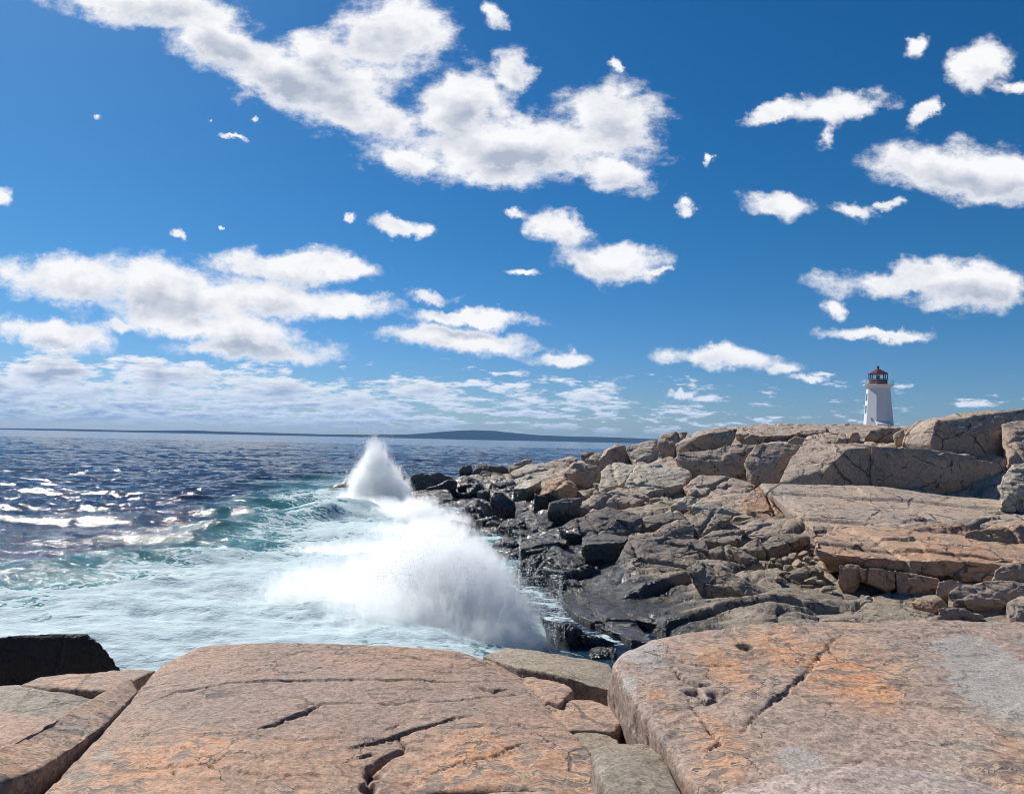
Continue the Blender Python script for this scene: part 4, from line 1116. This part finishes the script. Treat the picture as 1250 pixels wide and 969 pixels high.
near_rock("great pink and rusty granite slab across the foreground, split by long dark cracks", [
    [(152,873,5.04),(167,846,5.39),(196,812,5.95),(245,788,6.35),(330,783,6.5),(480,787,6.5),(560,794,6.45),(600,806,6.3),(640,828,5.95),(700,885,4.95),(560,962,4.12),
     (430,1015,3.75),(300,1100,3.2),(10,1100,3.0),(50,975,3.85),(106,918,4.42),(330,880,4.75),(480,850,5.2)],
    [(520,850,5.2),(622,842,5.55),(690,884,4.9),(722,912,4.5),(742,975,3.95),(600,958,4.02),(520,966,4.0),(480,930,4.3)]],
    "slab", 0.0125, 28,
    cracks=[(0.011, 0.035, [(177,858),(210,845),(262,838),(300,832.5),(361,829),(428,830),(479,832),(530,832),(582,831),(618,831)]),
            (0.016, 0.06, [(315,890),(333,886),(351,877.5),(374,872),(397,859.6)]),
            (0.006, 0.015, [(312,880),(318,900),(322,930),(324,969)]),
            (0.012, 0.05, [(428,913),(459,905.7),(489,898),(520,888),(556,875),(576,872)]),
            (0.024, 0.09, [(446,962),(451,936),(464,931),(479,921),(494,914),(489,900)]),
            (0.010, 0.03, [(468,893),(480,889),(493,884)]),
            (0.008, 0.025, [(505,857),(556,854.5),(597,849),(640,848)]), (0.012, 0.04, [(581,838),(602,845),(620,843)]),
            (0.006, 0.018, [(155,880),(165,900),(170,910),(180,922)]), (0.006, 0.018, [(203,912),(207,935),(222,955),(225,965)]),
            (0.011, 0.04, [(622,832),(640,842),(657,854),(692,882),(718,910)]), (0.008, 0.02, [(330,790),(326,800)]),
            (0.010, 0.03, [(436,925),(460,920)]), (0.008, 0.02, [(560,888),(590,884),(603,886)]), (0.008, 0.02, [(400,790),(480,800),(530,806),(560,812),(600,808)]),(0.006,.015,[(230,900),(300,896),(360,905),(420,900)]),(0.006,.015,[(120,930),(180,940),(250,936),(330,950),(420,945)]),(0.009,.03,[(520,945),(560,930),(600,922),(640,905),(680,900)]),(0.007,.02,[(262,838),(250,822),(262,806)]),(0.006,.02,[(640,800),(620,812),(618,831)]),(0.007,.02,[(380,862),(430,856),(480,860),(530,850)]),(0.007,.02,[(346,832),(330,845),(345,858)])],
    stains=[(250,930,90,.55),(150,960,80,.5),(380,930,80,.6),(540,930,60,.75),(600,900,45,.55),(420,880,60,.4),(280,880,60,.35),(330,815,120,-.8),(450,812,120,-.8),(420,848,80,-.55),(560,815,60,-.3),(230,835,50,-.5),(640,870,45,-.5),(560,800,30,.5)],
    dimples=[(456,944,9,.09),(450,960,8,.08)], warp=0.03)
near_rock("long pink ridge of rock beside the water-filled crack at the left", [
    [(-80,985,3.5),(-80,955,3.6),(0,928,4.0),(51,902,4.35),(97,871,4.75),(143,832,5.4),(160,824,5.55),(172,840,5.4),(150,862,5.05),(128,884,4.7),(97,908,4.4),(43,942,3.98),(0,958,3.8)]],
    "slab", 0.013, 6, stains=[(60,920,60,.3)], cracks=[(0.01,.03,[(112,865),(108,880),(100,900)])], warp=0.03, floor=-0.5)
near_rock("thin rusty slab in front of the black rock at far left", [
    [(24,826,6.35),(49,815,6.6),(102,814,6.7),(143,810,6.8),(174,806,6.9),(192,807,6.9),(160,826,6.4),(135,834,6.1),(67,832,6.2)]],
    "slab", 0.018, 4, stains=[(110,820,60,.6)], floor=-0.4, dz=-0.06)
near_rock("grey-banded brown slab at the left edge below the rusty slab", [
    [(-120,850,6.0),(-120,822,6.5),(20,822,6.4),(70,832,6.15),(130,836,6.0),(105,868,5.45),(60,858,5.6),(0,852,5.75)]],
    "neargrey", 0.018, 5, floor=-0.4, dz=-0.10)
near_rock("smooth brown slab in the left corner beneath the grey-banded slab", [
    [(-160,980,4.3),(-160,862,5.5),(0,855,5.6),(60,861,5.5),(98,870,5.35),(85,890,5.1),(0,940,4.4)]],
    "slab", 0.018, 5, stains=[(40,890,80,-.5)], floor=-0.4, dz=-0.06)
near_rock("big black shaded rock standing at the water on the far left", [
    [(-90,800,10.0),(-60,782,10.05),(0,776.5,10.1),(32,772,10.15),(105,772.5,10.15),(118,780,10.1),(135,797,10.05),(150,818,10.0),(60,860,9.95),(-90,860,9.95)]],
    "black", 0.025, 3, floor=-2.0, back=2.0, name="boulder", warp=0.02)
near_rock("huge grey-pink boulder filling the lower right, crossed by a slanting crack and rust stains", [
    [(746,812,5.0),(758,795,5.25),(800,780,5.5),(860,767,5.6),(940,759,5.7),(1050,756,5.75),(1150,755,5.8),(1330,757,5.8),(1330,990,3.4),(1200,1000,3.35),(1000,1000,3.4),(862,985,3.6),(856,955,3.78),(866,930,3.92),(850,914,4.08),(810,885,4.4),(780,861,4.7),(753,833,4.93),
     (900,830,4.75),(1000,830,4.8),(1120,830,4.85)]],
    "boulder", 0.0125, 70,
    cracks=[(0.014, 0.05, [(905,892),(918,880),(925,873),(940,861),(957,848),(970,835),(985,821),(1000,801),(1015,785),(1036,764)]),
            (0.014, 0.05, [(818,813),(836,831),(852,837),(869,837)]), (0.016, 0.05, [(846,836),(861,857),(874,855),(884,845)]), (0.012, 0.05, [(838,850),(860,880),(880,905),(862,915)]),
            (0.010, 0.03, [(893,772),(905,790),(928,803),(935,805)]), (0.006, 0.012, [(1000,930),(1040,928),(1060,925)]), (0.008, 0.02, [(800,800),(850,812),(900,812)])],
    stains=[(985,812,45,.9),(1060,790,45,.7),(1075,845,32,.8),(1030,830,40,.6),(945,775,40,.5),(880,810,28,.9),(905,840,30,.5),(795,850,16,.9),(815,870,20,.4),(890,930,30,.6),(870,890,24,.7),(1150,775,20,.6),(1225,900,36,.7),(1240,950,40,.6),(780,805,30,-.7),(790,870,16,-.6),
            (1150,900,90,-.3),(1215,820,40,-1.0),(1235,860,40,-1.0),(1180,790,25,-.7),(780,790,24,-.7),(770,840,14,-.8),(1000,935,50,-.3),(1150,760,140,-.25),(960,900,40,-.2)],
    dimples=[(910,789,7,.10),(846,845,8,.05),(872,848,7,.05)], warp=0.035, spread=-0.10, floor=-0.8, name="boulder")
near_rock("smooth grey-pink rock swelling up at the bottom right edge", [
    [(862,972,3.1),(900,956,3.15),(950,944,3.2),(1000,935,3.22),(1045,931,3.24),(1100,934,3.22),(1150,941,3.2),(1200,955,3.1),(1300,990,3.0),(1300,1120,2.3),(860,1120,2.3),(1040,1000,2.75)]],
    "front", 0.011, 8, stains=[(1040,960,200,-.8)], floor=-0.5, back=0.3, warp=0.02, name="boulder")
near_rock("small squarish grey block between the slab and the big boulder", [
    [(720,912,4.35),(738,905,4.45),(790,903,4.45),(812,922,4.2),(835,962,3.75),(842,1000,3.4),(748,1000,3.4),(733,950,3.85),(775,935,3.98)]],
    "neargrey", 0.011, 60, floor=-0.5, back=0.3, name="boulder", warp=0.02)
near_rock("rusty-edged block between the long crack and the big boulder", [
    [(672,858,5.15),(684,843,5.4),(723,843,5.4),(748,853,5.2),(760,868,4.98),(750,881,4.82),(723,872,4.95),(694,878,4.88)]],
    "slab", 0.012, 5, floor=-0.4, back=0.4, stains=[(700,860,30,.3)], dz=-0.06)
near_rock("grey block with a shaded front just above the small squarish block", [
    [(692,885,4.78),(706,876,4.88),(724,873,4.9),(752,883,4.77),(766,897,4.56),(745,905,4.48),(714,907,4.46)]],
    "neargrey", 0.012, 5, floor=-0.4, back=0.4, dz=-0.10)
near_rock("narrow leaning wedge in the dark gap beside the big boulder", [
    [(792,897,4.35),(826,899,4.3),(858,922,3.95),(856,962,3.6),(828,936,3.85),(804,915,4.1)]],
    "neargrey", 0.012, 5, floor=-0.4, back=0.2, dz=-0.30)
near_rock("dark grey-brown ledge dropping to the sea behind the great slab", [
    [(588,800,7.3),(616,790,7.6),(632,797,7.5),(664,802,7.5),(718,805,7.5),(745,811,7.3),(765,845,6.3),(723,835,6.3),(682,822,6.5),(631,813,6.8)]],
    "neargrey", 0.018, 4, floor=-1.2, back=0.8)
near_rock("flaky rusty block wedged along the right edge of the great slab", [
    [(628,830,5.95),(650,826,6.0),(690,834,5.75),(700,842,5.55),(684,858,5.2),(666,854,5.3)]],
    "slab", 0.012, 4, floor=-0.4, back=0.4, stains=[(650,838,30,.5)])
near_rock("low pink rock cut by the bottom edge in front of the great slab", [
    [(560,975,3.6),(600,963,3.65),(660,965,3.65),(700,975,3.55),(720,1090,2.9),(540,1090,2.9)]],
    "slab", 0.012, 6, floor=-0.4, back=0.2)

# rain and spray water lying in the crack
pl = [(10,1010),(28,962),(60,940),(97,912),(128,886),(165,858),(176,850),(180,862),(168,888),(135,925),(100,985),(85,1015)]
pv = [W(q[0], q[1], 6.045) for q in pl]
pm, pn, pb = new_mat("pool_water")
pb.inputs["Base Color"].default_value = (0.02, 0.02, 0.025, 1)
pb.inputs["Roughness"].default_value = 0.06
pb.inputs["IOR"].default_value = 1.333
pn.put(pb.inputs["Normal"], pn.bump(pn.noise(pn.n("NewGeometry").outputs["Position"], 28.0, 4, 0.6), 0.5, 0.02))
o = link("puddle", mesh_from("puddle", pv, [tuple(range(len(pv)))]), pm)
tag(o, "dark rain water lying in the crack left of the great slab", "puddle", None, "structure")

# ------------------------------------------------------------------ lighthouse
LB_ = np.array(P(1072.3, 519.0, 180.0)); LB_[2] = P(1072.3, 521.0, 180.0)[2]
view = math.atan2(LB_[0], LB_[1])
lh = bpy.data.objects.new("lighthouse", None)
COL.objects.link(lh)
lh.location = LB_
lh.rotation_euler = (0, 0, -view)          # local -Y looks toward the viewer
tag(lh, "white octagonal lighthouse with a red lantern standing on the ridge", "lighthouse")
MW = simple("white_paint", (0.60, 0.63, 0.68), 0.55, var=0.05, scale=0.6)
MR = simple("red_paint", (0.11, 0.012, 0.012), 0.45, var=0.15, scale=1.0)
MD = simple("dark_frame", (0.05, 0.05, 0.05), 0.5)
MI = simple("rail_iron", (0.42, 0.42, 0.43), 0.5)
mg, gn, gb = new_mat("lantern_glass")
tr = gn.n("BsdfTransparent"); gl = gn.n("BsdfGlossy"); gl.inputs["Roughness"].default_value = 0.03
mx = gn.n("MixShader"); mx.inputs[0].default_value = 0.12
gn.put(mx.inputs[1], tr.outputs[0]); gn.put(mx.inputs[2], gl.outputs[0])
gn.put([q for q in mg.node_tree.nodes if q.type == "OUTPUT_MATERIAL"][0].inputs[0], mx.outputs[0])
OFF = R(-75)      # first face normal, measured from the viewer direction toward the right
def face_dir(k):
    a = OFF + k * math.pi / 4
    return np.array([math.sin(a), -math.cos(a), 0])
def ring(r, z, n=8, ph=None):
    """corner ring; r = distance to the corners"""
    out = []
    for k in range(n):
        a = (OFF - math.pi / 8 if ph is None else ph) + k * 2 * math.pi / n
        out.append((r * math.sin(a), -r * math.cos(a), z))
    return out
def lathe(name, prof, mat, parent, n=8, cap=True, smooth=False):
    V, Fc = [], []
    for (r, z) in prof:
        V += ring(r, z, n)
    for i in range(len(prof) - 1):
        for k in range(n):
            a, b = i * n + k, i * n + (k + 1) % n
            Fc.append((a, b, b + n, a + n))
    if cap:
        Fc.append(tuple(reversed(range(n)))); Fc.append(tuple(range((len(prof) - 1) * n, len(prof) * n)))
    return link(name, mesh_from(name, V, Fc, smooth), mat, parent)
def boxm(name, c, half, axes, mat, parent):
    V = [np.array(c) + sx_ * half[0] * axes[0] + sy_ * half[1] * axes[1] + sz_ * half[2] * axes[2] for sx_ in (-1, 1) for sy_ in (-1, 1) for sz_ in (-1, 1)]
    Fc = [(0, 1, 3, 2), (4, 6, 7, 5), (0, 4, 5, 1), (2, 3, 7, 6), (0, 2, 6, 4), (1, 5, 7, 3)]
    return link(name, mesh_from(name, V, Fc, False), mat, parent)
ca = 1 / math.cos(math.pi / 8)
HT = 9.35
def rad(z): return (3.38 + (2.66 - 3.38) * z / HT)
lathe("tower", [(rad(-2.0), -2.0), (rad(0), 0), (rad(HT), HT)], MW, lh)
lathe("gallery_cornice", [(2.66, HT), (2.78, HT + .25), (3.15, HT + .55), (3.48, HT + .72), (3.48, HT + .92)], MW, lh)
lathe("lantern_wall", [(2.10, HT + .92), (2.10, HT + 2.1)], MR, lh)
lathe("lantern_sill", [(2.18, HT + 2.1), (2.18, HT + 2.22)], MR, lh)
for k in range(8):
    a = OFF - math.pi / 8 + k * math.pi / 4
    d_ = np.array([math.sin(a), -math.cos(a), 0]); t_ = np.array([math.cos(a), math.sin(a), 0])
    boxm("mullion", d_ * 2.03 + np.array([0, 0, HT + 2.85]), (0.09, 0.09, 0.63), (d_, t_, np.array([0, 0, 1.0])), MR, lh)
gz = []
lathe("lantern_glass", [(1.96, HT + 2.22), (1.96, HT + 3.48)], mg, lh, cap=False)
lathe("lens", [(0.18, HT + .95), (0.22, HT + 2.3), (0.42, HT + 2.5), (0.42, HT + 3.0), (0.2, HT + 3.2)], simple("lens_housing", (0.10, 0.16, 0.15), 0.3), lh)
rf = lathe("lantern_roof", [(2.05, HT + 3.48), (2.32, HT + 3.50), (2.34, HT + 3.60), (1.25, HT + 4.25), (0.42, HT + 4.72), (0.24, HT + 4.80)], MR, lh)
lathe("finial", [(0.22, HT + 4.80), (0.22, HT + 5.22), (0.32, HT + 5.26), (0.30, HT + 5.44), (0.08, HT + 5.56)], MR, lh, n=12)
# railing round the gallery
def tube(pts_, r, n=6):
    V, Fc = [], []
    pts_ = [np.array(p, float) for p in pts_]
    for i, p in enumerate(pts_):
        t = pts_[min(i + 1, len(pts_) - 1)] - pts_[max(i - 1, 0)]
        t /= np.linalg.norm(t)
        s = np.cross(t, [0, 0, 1.0]); s = np.array([1.0, 0, 0]) if np.linalg.norm(s) < 1e-3 else s / np.linalg.norm(s)
        u = np.cross(s, t)
        V += [p + r * (math.cos(q) * s + math.sin(q) * u) for q in np.linspace(0, 2 * math.pi, n, endpoint=False)]
    for i in range(len(pts_) - 1):
        for k in range(n):
            a, b = i * n + k, i * n + (k + 1) % n
            Fc.append((a, b, b + n, a + n))
    return V, Fc
for zz2 in (HT + 1.35, HT + 1.85):
    rr = ring(3.30, zz2); rr.append(rr[0])
    V, Fc = tube(rr, 0.035)
    link("guard_rail", mesh_from("guard_rail", V, Fc), MI, lh)
for k in range(8):
    p = np.array(ring(3.30, 0)[k])
    V, Fc = tube([p + [0, 0, HT + .92], p + [0, 0, HT + 1.9]], 0.045)
    link("rail_post", mesh_from("rail_post", V, Fc), MI, lh)
# windows on the sunlit side
slope = math.atan((3.38 - 2.66) * math.cos(math.pi / 8) / HT)
dface = face_dir(0); tface = np.array([math.cos(OFF), math.sin(OFF), 0])
upf = np.array([0, 0, 1.0]) * math.cos(slope) - dface * math.sin(slope); nf_ = dface * math.cos(slope) + np.array([0, 0, 1.0]) * math.sin(slope)
for zc, hh in ((7.2, .85), (4.2, .9)):
    c_ = dface * rad(zc) * math.cos(math.pi / 8) + np.array([0, 0, zc])
    fr = boxm("window", c_ + nf_ * .02, (.62, .03, hh), (tface, nf_, upf), MD, lh)
    boxm("window_surround", c_ + nf_ * .005, (.76, .03, hh + .14), (tface, nf_, upf), MW, fr)
    boxm("glazing_bar", c_ + nf_ * .055, (.05, .01, hh), (tface, nf_, upf), MW, fr)
dc = dface * rad(1.0) * math.cos(math.pi / 8) + np.array([0, 0, 0.6])
boxm("door", dc + nf_ * .02, (.5, .03, 1.0), (tface, nf_, upf), MW, lh)
# small plate on the shaded front and a low lean-to shelter
f1_ = face_dir(1); t1_ = np.array([math.cos(OFF + math.pi / 4), math.sin(OFF + math.pi / 4), 0])
boxm("wall_plate", f1_ * (rad(1.8) * math.cos(math.pi / 8) + .05) + np.array([0, 0, 1.8]), (.16, .06, .3), (t1_, f1_, np.array([0, 0, 1.0])), simple("bronze_plate", (0.35, 0.30, 0.2), 0.5), lh)
f2_ = face_dir(2); t2_ = np.array([math.cos(OFF + math.pi / 2), math.sin(OFF + math.pi / 2), 0])
base2 = f2_ * rad(0) * math.cos(math.pi / 8)
V = []
for s_s in (-1.35, 1.5):
    for (q, zq) in ((-.3, -1.5), (1.0, -1.5), (1.0, .55), (-.3, 1.15)):
        V.append(base2 + t2_ * s_s + f2_ * q + np.array([0, 0, zq]))
shd = link("entrance_porch", mesh_from("entrance_porch", V, [(0, 1, 2, 3), (7, 6, 5, 4), (0, 4, 5, 1), (1, 5, 6, 2), (2, 6, 7, 3), (3, 7, 4, 0)], False), MW, lh)
Vr = []
for s_s in (-1.5, 1.65):
    for (q, zq) in ((-.35, 1.20), (1.2, .52), (1.2, .62), (-.35, 1.32)):
        Vr.append(base2 + t2_ * s_s + f2_ * q + np.array([0, 0, zq]))
link("porch_roof", mesh_from("porch_roof", Vr, [(0, 1, 2, 3), (7, 6, 5, 4), (0, 4, 5, 1), (1, 5, 6, 2), (2, 6, 7, 3), (3, 7, 4, 0)], False), MW, shd)

# ------------------------------------------------------------------ breaking waves: spray
def spray(name, label, blobs, dens, seed, nscale, box_pad=1.0, warp=1.0, aniso=0.42, contrast=1.0):
    """blobs: (photo x, y, distance, radius across m, radius along view m, radius up m, weight)"""
    cs = [(P(b[0], b[1], b[2]), b[3:6], b[6]) for b in blobs]
    center = np.mean([c[0] for c in cs], 0)
    mt = bpy.data.materials.new(name); mt.use_nodes = True; mt.node_tree.nodes.clear()
    n = NT(mt.node_tree)
    pos = n.n("NewGeometry").outputs["Position"]
    wv = n.vmath("SUBTRACT", n.noise(n.vmath("ADD", pos, (seed, 0, 0)), nscale, 4, 0.6, color=True), (0.5, 0.5, 0.5))
    wp_ = n.vmath("ADD", pos, n.vmath("SCALE", wv, scale=warp * 2))
    acc_ = None
    for (c, rr, w) in cs:
        mp = n.mapping(wp_, tuple(c), (0, 0, 0), tuple(rr), "TEXTURE")
        v = n.math("MULTIPLY", n.math("SUBTRACT", 1.0, n.vmath("LENGTH", mp)), w)
        acc_ = v if acc_ is None else n.math("SMOOTH_MAX", acc_, v, 0.15)
    nz = n.noise(n.mapping(pos, sc=(1, 1, 0.55)), nscale * 3.8, 9, 0.76)
    v = n.math("ADD", n.math("ADD", acc_, 0.14), n.math("MULTIPLY", n.math("SUBTRACT", nz, 0.5), 2.1 * contrast))
    dn_ = n.math("MULTIPLY", n.math("POWER", n.smooth(v, 0.0, 0.55), 1.4), dens)
    pvn = n.n("VolumeScatter")
    pvn.inputs["Color"].default_value = (0.995, 0.997, 1.0, 1)
    pvn.inputs["Anisotropy"].default_value = aniso
    n.put(pvn.inputs["Density"], dn_)
    n.put(n.n("OutputMaterial").inputs["Volume"], pvn.outputs[0])
    mt.cycles.volume_step_rate = 0.22
    hull = []
    sph = bmesh.new(); bmesh.ops.create_icosphere(sph, subdivisions=2, radius=1.0)
    sv = np.array([v.co[:] for v in sph.verts]); sph.free()
    b = bmesh.new()
    for (c, rr, w) in cs:
        for s in sv:
            q = c + s * np.array(rr) * 1.12 + s * warp * 0.3 - center
            b.verts.new(Vector(q))
    r = bmesh.ops.convex_hull(b, input=b.verts)
    junk = [g for g in r["geom_interior"] + r["geom_unused"] if isinstance(g, bmesh.types.BMVert)]
    bmesh.ops.delete(b, geom=list(set(junk)), context="VERTS")
    me = bpy.data.meshes.new(name); b.to_mesh(me); b.free()
    o = link(name, me, mt, None, center)
    return tag(o, label, "spray", None, "stuff")
spray("spray_plume", "tall white plume of spray bursting at the tip of the point", [
    (457,578,76,1.6,1.7,3.2,1.0),(460,560,76,.85,1.1,1.9,.8),(448,594,76,2.0,2.2,2.6,1.0),(470,598,76,2.0,2.0,2.8,1.0),(432,618,75,2.2,2.2,1.7,.75),(484,604,76,1.7,1.9,2.1,.75),(460,624,74,3.4,2.8,2.2,1.0),(455,553,76,.5,.6,1.9,.8),(468,566,76,.5,.6,2.0,.75),(441,578,76,.5,.6,1.8,.7),(484,588,76,.5,.6,1.7,.7)], 2.0, 3, 0.40, warp=0.55)
spray("spray_curtain", "torn veil of spray hanging between the tall plume and the near burst", [
    (462,640,70,4.2,2.5,2.4,1.0),(485,648,64,3.6,2.4,2.6,1.0),(510,640,62,2.6,2.2,2.3,1.0),(528,668,53,3.0,2.2,2.2,1.0),(490,675,52,4.2,3.0,2.0,1.0),(430,690,46,4.5,3.0,1.4,.8),(500,700,44,4.4,3.0,2.1,1.0),(550,640,62,1.8,1.8,1.2,.6),(560,690,44,2.4,1.8,1.6,.9)], 1.7, 11, 0.45, warp=0.6)
spray("spray_burst", "broad white burst of spray rising behind the foreground rock", [
    (522,710,31.5,2.4,2.2,2.7,1.0),(553,716,30.8,2.0,2.1,2.6,1.0),(578,734,30.0,1.9,2.0,2.2,1.0),(478,728,32,3.0,2.4,2.1,1.0),(604,757,29.2,1.6,1.7,1.7,1.0),(632,785,28.4,1.1,1.3,1.2,.95),(520,762,29.5,4.4,2.4,2.0,1.0),(430,740,32,4.6,2.8,1.8,1.0),(345,760,31.5,4.8,2.8,1.2,.85),(520,792,28.5,5.0,2.2,1.5,1.0),(592,792,28,2.4,1.5,1.6,1.0),(505,686,31.5,.45,.5,1.7,.8),(530,676,31.3,.4,.5,1.9,.8),(552,682,31,.4,.5,1.8,.8),(480,698,32,.5,.6,1.4,.75),(573,700,30.5,.4,.5,1.5,.75),(595,722,30,.4,.5,1.3,.7),(618,742,29,.4,.5,1.2,.7),(640,765,28.5,.35,.5,1.0,.7),(450,712,32,.6,.6,1.2,.7)], 1.5, 23, 0.65, warp=0.55)

# flung drops around the spray
rd = np.random.RandomState(5)
drops = []
for (c, r_, n_, s0, s1) in [((456,565,76),(1.6,1.8,4.2),9000,.018,.05),((440,600,76),(3.4,2.5,3.2),9000,.018,.05),((470,655,58),(5.0,3.0,2.2),9000,.014,.04),((510,650,60),(3.5,2.5,2.4),7000,.014,.04),
        ((525,712,31),(3.2,2.5,2.2),30000,.010,.030),((592,745,30),(2.6,2.2,1.9),30000,.010,.030),((628,772,28.5),(1.3,1.2,1.2),14000,.009,.027),((440,745,32),(5.5,2.8,1.4),16000,.009,.028)]:
    q = np.clip(rd.normal(0, 0.6, (n_, 3)), -1.15, 1.15) * np.array(r_)
    q[:, 2] = np.abs(q[:, 2]) * 1.0 - 0.2 * r_[2]
    lump = fbm((q + P(*c)) * 0.9, 3, 0.6, 70)
    keep = lump > rd.uniform(-0.35, 0.3, n_)
    q = q[keep] + P(*c)
    drops.append(np.concatenate([q, rd.uniform(s0, s1, (len(q), 1)) * rd.uniform(.4, 1, (len(q), 1))], 1))
drops = np.concatenate(drops)
drops = drops[drops[:, 2] > 0.1]
tet = np.array([(1, 1, 1), (1, -1, -1), (-1, 1, -1), (-1, -1, 1)]) / 1.732
V = (drops[:, None, :3] + tet[None] * drops[:, None, 3:4]).reshape(-1, 3)
base_i = (np.arange(len(drops)) * 4)[:, None, None]
Fc = (base_i + np.array([(0, 1, 2), (0, 3, 1), (0, 2, 3), (1, 3, 2)])[None]).reshape(-1, 3)
dm, dnn, db = new_mat("water_drops")
db.inputs["Base Color"].default_value = (0.85, 0.89, 0.92, 1)
db.inputs["Roughness"].default_value = 0.4
tl_ = dnn.n("BsdfTranslucent"); tl_.inputs[0].default_value = (0.95, 0.97, 1.0, 1)
mxd = dnn.n("MixShader"); mxd.inputs[0].default_value = 0.55
dnn.put(mxd.inputs[1], db.outputs[0]); dnn.put(mxd.inputs[2], tl_.outputs[0])
dnn.put([q for q in dm.node_tree.nodes if q.type == "OUTPUT_MATERIAL"][0].inputs[0], mxd.outputs[0])
db.inputs["Subsurface Weight"].default_value = 0.0
o = link("spray_drops", mesh_from("spray_drops", V, Fc, True), dm)
tag(o, "fine white drops flung out of the breaking waves", "spray", None, "stuff")

# sea air: far shore fades to blue
hz = bpy.data.materials.new("haze"); hz.use_nodes = True; hz.node_tree.nodes.clear()
hn_ = NT(hz.node_tree)
pv_ = hn_.n("VolumePrincipled")
pv_.inputs["Color"].default_value = (0.22, 0.50, 1.0, 1)
pv_.inputs["Density"].default_value = 3.2e-5
pv_.inputs["Anisotropy"].default_value = 0.0
hn_.put(hn_.n("OutputMaterial").inputs["Volume"], pv_.outputs[0])
x0, x1, y0, y1, z0, z1 = -14000, 14000, -300, 13500, -8, 160
V = [(x, y, z) for x in (x0, x1) for y in (y0, y1) for z in (z0, z1)]
o = link("haze", mesh_from("haze", V, [(0, 1, 3, 2), (4, 6, 7, 5), (0, 4, 5, 1), (2, 3, 7, 6), (0, 2, 6, 4), (1, 5, 7, 3)], False), hz)
tag(o, "thin blue sea air over the bay", "haze", None, "stuff")
